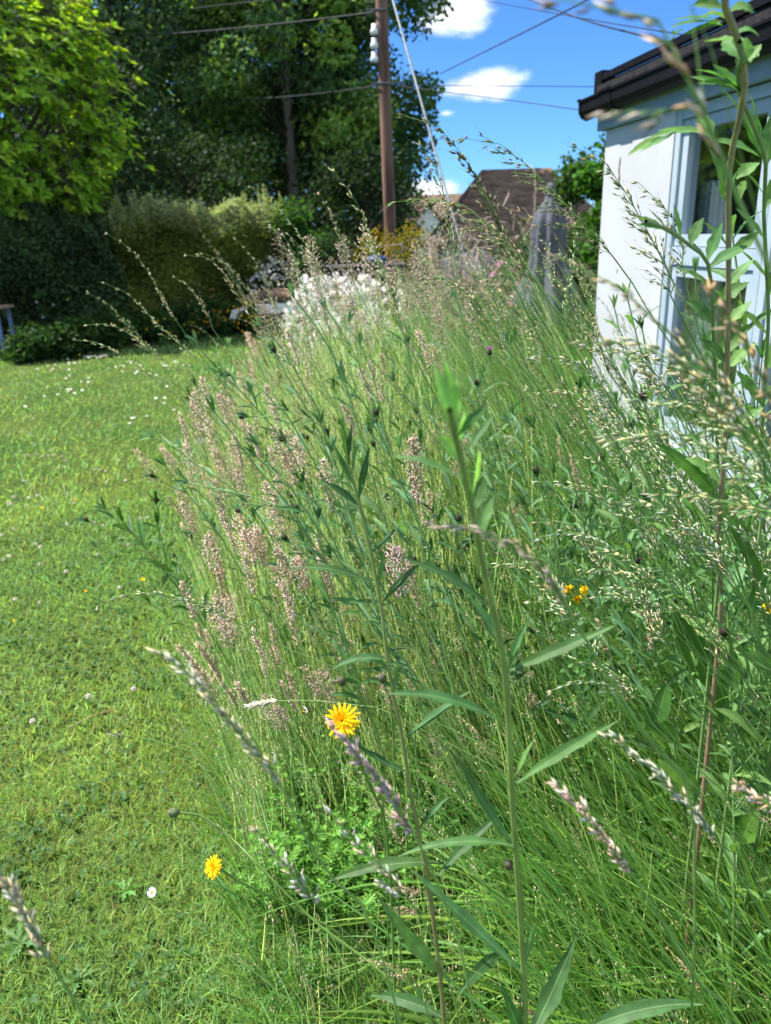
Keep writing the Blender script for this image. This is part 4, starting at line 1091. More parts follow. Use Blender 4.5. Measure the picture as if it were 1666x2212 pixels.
key([(693, 425), (722, 475), (745, 540), (790, 660)], 2.2, .18, hcol=TAN, br=.04, tight=.3)
key([(723, 373), (760, 420), (795, 490), (830, 600), (870, 720)], 1.9, .28, 'grass stalk with one-sided drooping branches left of the utility pole', hcol=PALE, br=.06, tight=.7, side=(-1, 0, -.2))
key([(380, 600), (410, 620), (450, 680), (500, 760)], 2.4, .15, hcol=TAN, br=.03, tight=.3)
key([(880, 252), (935, 262), (980, 310), (1040, 400), (1092, 520), (1150, 700)], 1.05, .235, 'dark seeding grass stalk whose nodding tip crosses the sky highest beside the pole', hcol=DK, br=.05, tight=.45, side=(-1, 0, -.1), awn=True, fat=.0015, n_nodes=13)
key([(855, 436), (905, 430), (970, 432), (1030, 460), (1077, 507), (1140, 580), (1230, 720), (1320, 870)], 1.0, .215, 'bowed grass stalk with long level tip pointing left at the small cottage', hcol=(.26, .24, .12), br=.055, tight=.6, side=(-.9, 0, -.5), awn=True, fat=.0015)
key([(1010, 300), (1060, 300), (1110, 335), (1160, 375), (1230, 450), (1297, 520), (1377, 627), (1460, 760)], 1.15, .26, 'grass stalk with wide spreading dark head against the sky above the brown roof', hcol=(.20, .19, .10), br=.085, tight=.8, side=(-.9, 0, -.3), awn=True, dens=1.1)
key([(1247, 320), (1305, 350), (1344, 403), (1377, 460), (1417, 533), (1464, 633), (1500, 740)], 1.0, .22, 'grass stalk with open head in front of the white rendered pier', hcol=(.32, .31, .18), br=.06, tight=.7, side=(-.9, 0, 0), awn=True)
key([(1380, 395), (1424, 437), (1464, 483), (1480, 560), (1500, 680)], 1.1, .15, hcol=(.32, .31, .18), br=.05, tight=.7, side=(-.9, 0, 0), awn=True)
key([(905, 625), (925, 600), (960, 598), (1000, 625), (1050, 680), (1100, 760)], 1.2, .13, hcol=PALE, br=.03, tight=.3)
key([(915, 320), (935, 350), (952, 390), (965, 460), (985, 580), (1000, 700)], 1.5, .22, 'upright feathery grey grass stalk in the gap right of the stay wire', hcol=(.34, .32, .22), br=.09, tight=.5, dens=1.2)
key([(1147, 844), (1205, 880), (1254, 937), (1284, 997), (1330, 1050), (1385, 1130), (1444, 1237), (1510, 1337), (1600, 1480)], .95, .30, 'sharp cream coloured grass head slanting down the middle of the right hand meadow', hcol=PALE, br=.04, tight=.35, fat=.0012, awn=True)
key([(1224, 831), (1270, 862), (1302, 910), (1350, 1000), (1400, 1100), (1480, 1260)], .98, .16, hcol=PALE, br=.04, tight=.35, fat=.0012)
key([(1170, 1041), (1244, 1045), (1295, 1071), (1344, 1112), (1394, 1150), (1444, 1237), (1510, 1350)], .95, .20, hcol=PALE, br=.045, tight=.4, fat=.0012)
key([(1170, 1160), (1210, 1149), (1257, 1154), (1310, 1178), (1370, 1240), (1430, 1340)], 1.0, .12, hcol=(.44, .46, .34), br=.03, tight=.3)
key([(1297, 1190), (1357, 1206), (1410, 1257), (1470, 1340), (1540, 1460)], .98, .12, hcol=PALE, br=.03, tight=.3)
key([(1260, 1230), (1327, 1235), (1394, 1259), (1450, 1310), (1520, 1420)], .98, .12, hcol=PALE, br=.035, tight=.35)
key([(1414, 1097), (1477, 1127), (1527, 1170), (1577, 1220), (1624, 1320), (1680, 1440)], .85, .14, hcol=(.44, .46, .34), br=.035, tight=.35)
key([(1200, 1410), (1290, 1440), (1370, 1480), (1450, 1560), (1530, 1680)], .95, .14, hcol=PALE, br=.035, tight=.35)
key([(1195, 1490), (1250, 1470), (1310, 1480), (1390, 1520), (1500, 1640)], .85, .12, hcol=PALE, br=.03, tight=.3)
key([(1260, 740), (1310, 770), (1360, 840), (1420, 930), (1480, 1040)], 1.1, .2, hcol=PALE, br=.05, tight=.4)
key([(1140, 575), (1195, 600), (1245, 660), (1300, 750), (1370, 880)], 1.1, .2, hcol=(.30, .27, .13), br=.04, tight=.3)
key([(1235, 460), (1245, 500), (1240, 560), (1225, 640), (1215, 760)], 1.6, .2, hcol=PALE, br=.04, tight=.4)
key([(215, 1308), (250, 1287), (300, 1280), (350, 1285), (420, 1300), (480, 1325), (560, 1372), (640, 1410), (740, 1450), (860, 1520)], (1.02, 1.15), .20, 'grass stalk with slim pale head arching out level over the lawn', hcol=(.40, .42, .24), br=.035, tight=.3, fat=.0015, n_nodes=12)
key([(235, 1582), (258, 1588), (330, 1600), (450, 1635), (560, 1680), (640, 1740)], (1.25, 1.35), .045, 'short blunt grass head held out over the lawn on a long thin stem', hcol=(.5, .45, .40), br=.018, tight=.8, n_nodes=6, gdx=.1)
key([(542, 1525), (580, 1516), (618, 1513), (700, 1515), (800, 1530), (900, 1570)], 1.0, .045, 'slim smooth grass spike lying level beside the upper yellow flower', name='fog_grass_stalk', kind='fog', wid=.0035, col=(.22, .34, .1), hcol=(.55, .48, .36), n=150)
# blurred ones close to the lens
key([(1215, 0), (1290, 2), (1360, 12), (1410, 30), (1445, 80), (1470, 130), (1494, 187), (1541, 287), (1577, 383), (1622, 500), (1670, 610), (1740, 760)], .36, .10, 'out of focus grass stalk closest to the lens crossing over the gutter', spk=.011, n_nodes=12, hcol=(.40, .30, .20), br=.014, dens=.6, tight=.25, r0=.0014, fat=.0011, gdx=.5, gY=.6)
key([(1325, 243), (1368, 231), (1400, 221), (1432, 218), (1520, 236), (1590, 300)], .37, .022, 'blurred pale husk cluster in front of the blue fascia', hcol=(.56, .44, .34), br=.008, tight=.3, spk=.012, dens=.5, n_nodes=4, fat=.0012, r0=.0004, gdx=.55)
key([(1217, 562), (1290, 592), (1344, 623), (1410, 683), (1460, 733), (1540, 800), (1600, 880), (1680, 1010), (1760, 1150)], .48, .17, 'soft blurred grass head sweeping across the white wall bottom', spk=.0105, hcol=(.44, .38, .24), br=.017, tight=.16, fat=.00055, gdx=.55, n_nodes=22)
key([(1270, 738), (1400, 745), (1470, 790), (1540, 850), (1610, 950), (1700, 1120)], .52, .14, hcol=(.42, .40, .24), br=.045, tight=.4, fat=.0012, gdx=.55)
key([(1320, 955), (1400, 938), (1480, 948), (1560, 980), (1640, 1050), (1720, 1160)], .62, .15, 'nodding cream grass head entering from the right edge beside the brown stem', hcol=PALE, br=.045, tight=.45, fat=.0012, gdx=.55)
key([(1390, 870), (1470, 875), (1540, 910), (1610, 970), (1700, 1080)], .60, .13, hcol=PALE, br=.04, tight=.45, fat=.0012, gdx=.55)
key([(1430, 1070), (1510, 1072), (1580, 1085), (1660, 1120), (1730, 1200)], .60, .12, hcol=PALE, br=.04, tight=.4, fat=.0012, gdx=.55)
key([(1540, 640), (1590, 700), (1640, 800), (1690, 920), (1740, 1050)], .45, .10, hcol=(.42, .30, .18), br=.03, tight=.4, fat=.0012, gdx=.55)
key([(940, 1138), (1000, 1140), (1080, 1158), (1150, 1205), (1200, 1260), (1245, 1345), (1300, 1440), (1400, 1600), (1500, 1800)], .47, .115, 'blurred pink-tinged grass head crossing the tall green stem', spk=.0105, n_nodes=24, hcol=PNK, br=.017, tight=.16, r0=.0014, fat=.00055, gdx=.1)
key([(-20, 1860), (30, 1935), (70, 2010), (110, 2080), (160, 2160), (230, 2280)], .40, .09, 'blurred grass head in the bottom left corner over the lawn', spk=.0105, n_nodes=24, dens=1.1, hcol=(.46, .42, .30), br=.017, tight=.16, r0=.0014, gdx=.1)
key([(355, 1415), (400, 1440), (450, 1500), (530, 1600), (600, 1680), (655, 1800), (720, 1900), (820, 2050)], .46, .13, 'blurred bluish grass head slanting beside the lower left flowers', spk=.0105, n_nodes=24, dens=1.1, hcol=(.46, .44, .30), br=.017, tight=.16, r0=.0014, gdx=.1)
key([(722, 1575), (770, 1625), (830, 1700), (880, 1780), (930, 1870), (970, 1980), (1010, 2120)], .46, .11, 'blurred mauve grass head touching the upper yellow flower', spk=.0105, n_nodes=24, dens=1.1, hcol=(.42, .30, .30), br=.017, tight=.16, r0=.0014, gdx=.1)
key([(720, 1760), (790, 1840), (850, 1900), (920, 2000), (960, 2100), (1000, 2230)], .50, .11, hcol=(.44, .38, .30), br=.035, tight=.6, r0=.001, gdx=.1)
key([(560, 1800), (640, 1900), (720, 1990), (820, 2080), (930, 2200)], .50, .09, hcol=(.42, .40, .30), br=.025, tight=.5, r0=.001, gdx=.1)
key([(1212, 1705), (1270, 1760), (1320, 1830), (1380, 1910), (1430, 1990), (1500, 2110), (1580, 2250)], .46, .10, 'blurred pinkish grass head at the lower right, left of the pale one', spk=.0105, n_nodes=24, dens=1.1, hcol=PNK, br=.017, tight=.16, r0=.0014, gdx=.1)
key([(1330, 1595), (1420, 1670), (1500, 1750), (1560, 1830), (1620, 1930), (1680, 2030), (1760, 2200)], .48, .13, 'blurred pale green grass head at the lower right edge', spk=.0105, n_nodes=24, dens=1.1, hcol=(.44, .44, .32), br=.017, tight=.16, r0=.0014, gdx=.1)
key([(1600, 1700), (1640, 1730), (1680, 1760), (1740, 1850)], .48, .06, hcol=PNK, br=.03, tight=.5, r0=.001, gdx=.1)

for k in range(26):                                # nodding cream heads filling the right hand side
    x0, y0 = rng.uniform(1080, 1600), rng.uniform(690, 1330); sc = rng.uniform(.7, 1.15)
    pl = [(x0, y0), (x0 + 45 * sc, y0 - 8 * sc), (x0 + 100 * sc, y0 + 22 * sc), (x0 + 160 * sc, y0 + 95 * sc), (x0 + 220 * sc, y0 + 200 * sc), (x0 + 290 * sc, y0 + 340 * sc)]
    key(pl, rng.uniform(.85, 1.5), rng.uniform(.12, .2), hcol=[PALE, TAN, (.46, .48, .34)][k % 3], br=rng.uniform(.03, .055), tight=rng.uniform(.3, .5))
for k in range(24):                                # and along the skyline
    x0, y0 = rng.uniform(520, 1280), rng.uniform(430, 640); sc = rng.uniform(.5, .85)
    pl = [(x0, y0), (x0 + 30 * sc, y0 + 18 * sc), (x0 + 70 * sc, y0 + 80 * sc), (x0 + 110 * sc, y0 + 180 * sc), (x0 + 150 * sc, y0 + 310 * sc)]
    key(pl, rng.uniform(1.7, 3.0), rng.uniform(.16, .26), hcol=[PALE, TAN, (.46, .42, .30)][k % 3], br=rng.uniform(.035, .06), tight=rng.uniform(.3, .6))

# scattered individuals from prototypes
def proto_oat(h, lean, nod, head, hcol, br, tight, dens=1.0, **kw):
    P = curve([[0, 0, 0], [-lean * .25, 0, h * .35], [-lean * .62, .01, h * .72], [-lean - nod * .35, .0, h * .95], [-lean - nod, 0, h]], 24)
    t = thing('oat_grass_stalk', 'seeding grass stalk leaning left among the others in the meadow', 'grass stalk', (0, 0, 0), 0, 'seeding grass stalks through the meadow')
    gs, gh = Geo(), Geo(); oat(gs, gh, P, head, hcol=hcol, br=br, tight=tight, dens=dens, side=(-.6, 0, -.1), **kw)
    gs.build('stem', M_STEM, t); gh.build('seed_head', M_SEED, t); return t
dry = proto_oat(.44, .12, .05, .11, (.50, .38, .25), .032, .9, .9, spk=.0055, col=(.42, .33, .18), r0=.0008)
dry['label'] = 'short dry brown grass panicle low in the sward'; dry['group'] = 'short dry brown grass panicles low in the meadow'
q = mscatter(1500, .95, 2.1, 1.2, -.05); rng.shuffle(q)
for k, (x, y) in enumerate(q[:42]):
    o = dry if k == 0 else copy_tree(dry); s_ = rng.uniform(.55, 1.15); o.location = (x, y, -.005); o.scale = (s_,) * 3
    o.rotation_euler = (rng.normal(0, .15), rng.normal(-.1, .2), rng.uniform(-1.2, 1.2))
protos = [proto_oat(1.05, .28, .10, .24, PALE, .05, .5), proto_oat(.95, .22, .14, .20, TAN, .05, .4), proto_oat(1.12, .34, .06, .26, (.33, .31, .19), .06, .55),
          proto_oat(.85, .2, .16, .18, PALE, .035, .35), proto_oat(1.0, .26, .12, .22, (.42, .34, .22), .04, .3), proto_oat(.7, .16, .08, .14, (.5, .42, .28), .04, .7, .8, spk=.006)]
q = mscatter(2600, 1.25, 7.6, 1.1, -.12); rng.shuffle(q)
q = q[(q[:, 1] > 2.2) | (rng.random(len(q)) < .35)][:150]
for k, (x, y) in enumerate(q):
    pr = protos[rng.integers(0, 6)]
    o = pr if not pr.get('used') else copy_tree(pr); o['used'] = 1
    if 'used' in o and o is not pr: pass
    hs_ = np.interp(y, [1.2, 2, 4, 8], [.68, 1.0, 1.25, 1.32]) * rng.uniform(.75, 1.1)
    o.location = (x, y, -.005); o.scale = (hs_, hs_, hs_)
    o.rotation_euler = (rng.normal(0, .06), -.12 * leanx(np.array(x), y) * 2 + rng.normal(0, .06), rng.normal(0, .45))
for o in bpy.data.objects:
    if 'used' in o: del o['used']
for pr in protos:
    pass
def proto_fog(h, lean, head, wid, hcol, open_):
    P = curve([[0, 0, 0], [-lean * .3, 0, h * .4], [-lean * .7, 0, h * .8], [-lean, 0, h]], 18)
    t = thing('fog_grass_stalk', 'slender grass stalk topped by a soft pinkish-beige plume', 'grass stalk', (0, 0, 0), 0, 'pinkish plume grasses along the lawn edge')
    gs, gh = Geo(), Geo(); fog(gs, gh, P, head, wid, (.20, .32, .09), hcol, open_)
    gs.build('stem', M_STEM, t); gh.build('seed_head', M_SEED, t); return t
fp = [proto_fog(.72, .07, .125, .011, (.58, .43, .31), .0), proto_fog(.66, .12, .11, .008, (.62, .48, .34), .0), proto_fog(.76, .10, .13, .013, (.54, .40, .31), .8),
      proto_fog(.58, .05, .09, .014, (.56, .42, .35), 1.1), proto_fog(.66, .14, .12, .009, (.64, .5, .36), .15), proto_fog(.6, .1, .07, .007, (.52, .39, .29), .3)]
used = set()
qs = []
while len(qs) < 235:
    y = 1.5 + 4.6 * rng.random() ** 1.35; dx = abs(rng.normal(0, .42)) ** 1.0
    if rng.random() < .2: dx = rng.uniform(0, 1.7)
    qs.append((xb(y) + dx + .03, y))
for x, y in qs:
    i = rng.integers(0, 6); pr = fp[i]
    o = copy_tree(pr) if i in used else pr; used.add(i)
    s_ = np.interp(y, [1.4, 2, 3.5, 6], [.82, .98, 1.12, 1.25]) * rng.uniform(.78, 1.12)
    o.location = (x, y, -.005); o.scale = (s_ * 1.2, s_ * 1.2, s_)
    o.rotation_euler = (rng.normal(0, .07), -.05 + rng.normal(0, .09), rng.normal(0, .9))
FK = dict(name='fog_grass_stalk', kind='fog', col=(.2, .32, .09), grp='pinkish plume grasses along the lawn edge')
key([(893, 960), (896, 1010), (905, 1090), (915, 1250), (930, 1450)], 1.25, .11, 'tallest pinkish plume standing right beside the middle leafy stem', wid=.014, hcol=(.47, .35, .28), n=330, gdx=.03, open_=.4, **{k: v for k, v in FK.items() if k != 'grp'})
key([(852, 1190), (858, 1225), (868, 1290), (880, 1400)], 1.2, .09, 'pinkish plume with loose spreading base in front of the pale stems', wid=.013, hcol=(.50, .36, .34), n=300, gdx=.03, open_=1.0, **{k: v for k, v in FK.items() if k != 'grp'})
for tp_ in [(538, 925), (590, 930), (640, 960), (700, 1000), (527, 1150), (610, 1265), (395, 1265), (465, 1290), (548, 1370), (690, 1020), (622, 720), (745, 880), (800, 790), (480, 1110), (600, 1190), (905, 720), (780, 800)]:
    key([tp_, (tp_[0] + 22, tp_[1] + 60), (tp_[0] + 40, tp_[1] + 160)], float(np.interp(tp_[1], [700, 1000, 1400], [2.3, 1.75, 1.4])), .085 + rng.uniform(0, .03), wid=.009, hcol=(.58, .45, .35), n=230, gdx=.05, open_=rng.uniform(0, .9), **FK)

for k in range(34):
    x0, y0 = rng.uniform(520, 1010), rng.uniform(500, 680); sc = rng.uniform(.6, 1)
    key([(x0, y0), (x0 + 12 * sc, y0 + 45 * sc), (x0 + 34 * sc, y0 + 150 * sc), (x0 + 50 * sc, y0 + 260 * sc)], rng.uniform(2.0, 3.4), rng.uniform(.12, .2), wid=rng.uniform(.012, .02), hcol=[(.48, .38, .29), (.56, .46, .33), (.42, .33, .27)][k % 3], n=150, gdx=.1, open_=rng.uniform(.6, 1.6), **FK)
for k in range(30):
    x0, y0 = rng.uniform(385, 720), rng.uniform(820, 1290)
    key([(x0, y0), (x0 + 14, y0 + 55), (x0 + 28, y0 + 150)], float(np.interp(y0, [820, 1000, 1300], [2.2, 1.85, 1.45])), rng.uniform(.075, .12), wid=rng.uniform(.008, .012), hcol=[(.60, .46, .36), (.54, .41, .33), (.64, .50, .37)][k % 3], n=190, gdx=.05, open_=rng.uniform(0, 1.0), **FK)

# ------------------------------------------------------------------ leafy plants (knapweed like)
LG = (.085, .20, .060); LG2 = (.115, .245, .085)
def lance(g, b, tip, w, sagz=.0, col=LG, rib=True, K=9, up=None, wave=.12, upb=None):
    """one lance shaped leaf from point b to tip (world), wavy edged, folded along a pale midrib"""
    b = np.asarray(b, float); tip = np.asarray(tip, float); L_ = np.linalg.norm(tip - b); t = np.linspace(0, 1, K)
    P = b + (tip - b) * t[:, None]; P[:, 2] += sagz * L_ * 4 * t * (1 - t)
    T = norm(np.gradient(P, axis=0)); u = np.array([0, -.55, 1.0]) if up is None else np.asarray(up, float)
    u = u + rng.normal(0, .25, 3)
    sd_ = norm(np.cross(T, u)); tw = rng.normal(0, .5)
    nn = np.cross(sd_, T); an = tw * (t - .3); sd_ = sd_ * np.cos(an)[:, None] + nn * np.sin(an)[:, None]; nn = np.cross(sd_, T)
    wv = np.interp(t, [0, .08, .2, .45, .7, .9, 1], [.22, .25, .6, 1, .7, .3, .03]) * w
    a, c_ = rng.uniform(0, 6, 2)
    wl_ = wv * (1 + wave * np.sin(t * 24 + a)); wr_ = wv * (1 + wave * np.sin(t * 21 + c_))
    lift = nn * (wv * (.28 + .5 * wave * np.sin(t * 19 + a)))[:, None]
    rb = w * .045
    cols_ = [P - sd_ * wl_[:, None] + lift, P - sd_ * wl_[:, None] * .5 + lift * .3, P - sd_ * rb, P + sd_ * rb, P + sd_ * wr_[:, None] * .5 + lift * .3, P + sd_ * wr_[:, None] + lift]
    V = np.stack(cols_, 1).reshape(-1, 3); nc = 6
    k = np.arange(K - 1)[:, None] * nc; j = np.arange(nc - 1)[None]
    F = np.stack([k + j, k + j + 1, k + j + 1 + nc, k + j + nc], -1).reshape(-1, 4)
    cc = np.asarray(tint(1, col, .1, .08)[0]); C_ = np.tile(cc, ((K - 1) * (nc - 1), 1)).reshape(K - 1, nc - 1, 3)
    if rib: C_[:, 2] = cc * .4 + np.array([.26, .36, .16]) * .6
    g.add(V, F, C_.reshape(-1, 3))
def bud(parent, c, ax, r=.0065, origin=None, col=(.045, .030, .022)):
    g = Geo(); ax = norm(ax); a = norm(np.cross(ax, [.3, .9, .1])); b = np.cross(ax, a); n_ = 10
    pr = [(.05, -1.0), (.7, -.85), (1.0, -.1), (.85, .55), (.5, .95), (.05, 1.05)]
    th = np.arange(n_) * 2 * np.pi / n_
    v = np.array([c + (a * math.cos(x) + b * math.sin(x)) * q * r + ax * z * r * 1.15 for q, z in pr for x in th])
    g.add(v, [[i * n_ + j, i * n_ + (j + 1) % n_, (i + 1) * n_ + (j + 1) % n_, (i + 1) * n_ + j] for i in range(5) for j in range(n_)], col)
    m_ = 34; d = norm(rng.standard_normal((m_, 3)) + ax * .2)
    spindles(g, c + d * r * .82, norm(d * .4 + ax * .9), r * .42, r * .17, 3, tint(m_, (.06, .04, .028), .3, .1))
    return g.build('bud', M_BUD, parent)
def knapweed(h, lean, nleaf, nbr, label=None, group=None, col=LG2, budp=.3, loc=(0, 0, 0), leafL=.155):
    t = thing('knapweed_plant', label or 'leafy knapweed stem with dark round buds in the meadow', 'wild plant', loc, 0, group)
    gs, gl = Geo(), Geo()
    P = curve([[0, 0, 0], [-lean * .2, rng.normal(0, .02), h * .35], [-lean * .55, rng.normal(0, .03), h * .7], [-lean, 0, h]], 20)
    sc_ = tint(1, (.13, .24, .065), .1, .1)[0]
    tube1(gs, P, np.linspace(.0034, .0016, 20), 6, sc_)
    def stemleaves(P_, n_, l0, l1, w0):
        a = rng.uniform(0, 6)
        for i in range(n_):
            f = (i + .5) / n_; k = f * (len(P_) - 1); p = P_[int(k)]
            a += 2.4 + rng.normal(0, .3); L_ = l0 + (l1 - l0) * f
            d = np.array([math.cos(a), math.sin(a) * .9, rng.uniform(.25, 1.0)]); d = norm(d) * L_
            lance(gl, p, p + d, L_ * 1.15 * w0 * rng.uniform(.7, 1.2), rng.uniform(.05, .18), col, True, 7)
    stemleaves(P[3:], nleaf, leafL, leafL * .55, .085)
    tips = [(P[-1], P[-1] - P[-2])]
    for k in range(nbr):
        i = int(rng.uniform(9, 17)); p = P[i]; a = rng.uniform(0, 6)
        d = norm(np.array([math.cos(a) * .6 - .15, math.sin(a) * .6, 1.0])); L_ = rng.uniform(.10, .24)
        B = curve([p, p + d * L_ * .55 + [0, 0, -.01], p + d * L_ + [0, 0, .02]], 8)
        tube1(gs, B, np.linspace(.0016, .001, 8), 5, sc_); stemleaves(B[1:], 4, leafL * .5, leafL * .3, .10); tips.append((B[-1], B[-1] - B[-2]))
    bs = []
    for p, d in tips:
        d = norm(d)
        if rng.random() < budp: bs.append((p + d * .006, d))
        for k in range(4):
            e = norm(d + norm(rng.standard_normal(3)) * .55); lance(gl, p - d * .012, p - d * .012 + e * leafL * .33, leafL * .035, .05, col, False, 5)
    gs.build('stem', M_STEM, t); gl.build('foliage', M_LEAF, t)
    for c, d in bs: bud(t, c, d, .0062)
    return t
kp = [knapweed(.95, .20, 12, 3, group='leafy knapweed stems in the meadow'), knapweed(.85, .28, 11, 4, group='leafy knapweed stems in the meadow', col=(.05, .135, .04)),
      knapweed(1.05, .16, 13, 4, group='leafy knapweed stems in the meadow', col=(.07, .16, .035)), knapweed(.75, .32, 10, 3, group='leafy knapweed stems in the meadow', col=(.075, .17, .06)),
      knapweed(.9, .1, 12, 5, group='leafy knapweed stems in the meadow')]
used = set()
pos = [(at(px, 900, Y)[0], Y) for px, Y in [(1360, 1.9), (1400, 2.6), (1440, 2.1), (1480, 2.7), (1510, 1.8), (1540, 2.4), (1580, 2.0), (1620, 2.5), (1660, 2.1), (1340, 2.3), (1460, 3.1), (1560, 2.9), (1390, 3.3), (1310, 2.8), (1640, 1.7), (1420, 1.7), (520, 2.5), (600, 2.3), (470, 2.6), (660, 2.6), (560, 3.0), (720, 2.4), (500, 2.2), (640, 3.1), (700, 3.4), (780, 2.9), (830, 3.3), (880, 2.7), (920, 3.0), (980, 2.5), (1040, 2.9),
       (1000, 3.6), (1080, 2.3), (1120, 2.8), (1160, 3.3), (1200, 2.4), (1240, 2.9), (1290, 2.4), (1330, 3.0), (1120, 2.0), (1180, 1.9), (1260, 2.0), (1380, 2.2), (1430, 2.5), (1060, 3.8), (760, 3.9), (860, 4.2), (960, 4.4), (1220, 3.7), (1300, 3.8), (1380, 3.2), (1450, 1.9), (1500, 2.2), (1090, 1.8), (1010, 2.0), (930, 2.1), (430, 2.3), (450, 3.0), (540, 3.6), (600, 4.2), (690, 4.6), (820, 4.8), (900, 5.2), (1020, 5.0), (1100, 4.6), (1180, 4.3), (1250, 4.4), (580, 2.7), (630, 2.2), (700, 2.9), (750, 2.5), (1350, 2.5), (1410, 2.1), (1200, 5.3), (1280, 3.4), (1150, 2.5)]]
for x, y in pos:
    i = rng.integers(0, 5); pr = kp[i]; o = copy_tree(pr) if i in used else pr; used.add(i)
    s_ = rng.uniform(.82, 1.08) * np.interp(y, [1.8, 3], [.80, 1.0])
    x, y = x * .88, y * .88; o.location = (x + .12, y, 0); o.scale = (s_,) * 3; o.rotation_euler = (rng.normal(0, .06), -.10 + rng.normal(0, .07), rng.normal(0, 1.0))
    if x < -.3: o.rotation_euler[1] -= .22

tl = knapweed(1.52, .22, 24, 6, group='tall leafy stems at the right edge', label='tall bright green leafy stem among those at the right edge', col=(.12, .25, .07), leafL=.13)
for k, (px, Y, z) in enumerate([(1655, 1.05, 1.0), (1590, 1.35, .92), (1520, 1.6, .82), (1640, 1.5, .95), (1480, 1.9, .85), (1570, 1.1, .80), (1690, 1.3, 1.02), (1620, 1.15, 1.04), (1675, .95, 1.0), (1560, 1.5, .95), (1600, .95, .86), (1500, 1.3, .74)]):
    o = tl if k == 0 else copy_tree(tl); p = at(px, 700, Y)
    o.location = (p[0] + .15, Y, 0); o.scale = (z,) * 3; o.rotation_euler = (rng.normal(0, .05), rng.normal(-.05, .05), k * 1.3 - 2)
def keyplant(name, label, cat, stem, Yr, leaves, r=(.003, .002), col=LG2, scol=(.16, .26, .07), lw=.82, scol2=None):
    """stem: pixel points top->down; leaves: (base px, tip px, half width m, arch, dY)"""
    Ys = np.linspace(Yr[0], Yr[1], len(stem)); W_ = [at(px, py, y) for (px, py), y in zip(stem, Ys)]
    gb = W_[-1].copy(); gb[2] = 0; gb[0] += .02
    if W_[-1][2] > .02: W_.append(gb)
    P = curve(W_[::-1], 50); base = P[0].copy()
    t = thing(name, label, cat, base)
    gs = Geo(); c = np.repeat(np.linspace(0, 1, 49)[:, None], 3, 1)
    cc = np.array(scol) * c + np.array(scol2 if scol2 is not None else scol) * (1 - c)
    tube1(gs, P - base, np.linspace(r[0], r[1], 50), 10, np.repeat(cc, 10, 0)); gs.build('stem', M_STEM, t)
    gl = Geo(); spy = np.array([s[1] for s in stem])
    for lf in leaves:
        (bx, by), (tx_, ty), w, arch = lf[:4]; dY = lf[4] if len(lf) > 4 else 0.0
        y = float(np.interp(by, spy, Ys)); b = at(bx, by, y); e = at(tx_, ty, y + dY)
        lance(gl, b - base, e - base, w * lw, arch, col if len(lf) < 6 else lf[5], True, 12, None, .13)
    gl.build('foliage', M_LEAF, t); return t, base
BR = (.15, .30, .09); BT = (.24, .46, .12)
keyplant('hawkweed_plant', 'nearest tall green leafy stem with a blurred tip in the middle of the meadow', 'wild plant',
    [(972, 885), (980, 925), (990, 965), (1010, 1050), (1030, 1150), (1052, 1260), (1080, 1380), (1095, 1500), (1105, 1700), (1115, 1850), (1125, 2000), (1135, 2180), (1140, 2400)], (.42, .60),
    [((1000, 1035), (845, 985), .0045, .06, .02), ((985, 945), (1058, 868), .0038, .02, 0), ((998, 1005), (948, 940), .0055, .1, 0, BT), ((975, 900), (940, 790), .004, .02, 0, BT), ((985, 940), (962, 778), .0052, .02, -.01, BT), ((985, 920), (985, 800), .0042, .0, 0, BT), ((980, 930), (945, 810), .004, .03, 0, BR),
     ((992, 955), (1005, 875), .0045, .05, -.01, BT), ((1000, 990), (1075, 890), .0022, .05, .02), ((1018, 1080), (1035, 970), .006, -.05, -.01, BT), ((1020, 1110), (1045, 1030), .007, .05, .01), ((1032, 1180), (1065, 1075), .006, .2, .02, LG),
     ((1060, 1312), (880, 1210), .0055, .07, .0), ((1085, 1400), (1015, 1290), .006, .05, .02), ((1096, 1450), (1332, 1350), .0062, .0, .0), ((1098, 1432), (1142, 1342), .0035, .05, -.01, BR),
     ((1088, 1562), (832, 1500), .0062, .10, .0), ((1082, 1560), (1035, 1495), .004, .05, -.02), ((1112, 1695), (1338, 1555), .0062, .03, .0), ((1112, 1685), (1158, 1592), .0038, .05, -.01, BR), ((1112, 1830), (982, 1618), .0055, -.05, .02),
     ((1118, 1828), (860, 1850), .0062, .10, .0), ((1120, 1850), (1142, 1930), .005, .1, .02), ((1128, 2100), (880, 1870), .0085, .0, .04), ((1130, 2090), (1160, 1990), .005, .05, -.01, BR), ((1140, 2250), (1245, 2020), .013, -.05, .08), ((1150, 2300), (1080, 2120), .01, .0, .0),
     ((1250, 2230), (1520, 2170), .011, .10, .0)], (.0038, .0020), (.06, .145, .04), (.19, .28, .07))
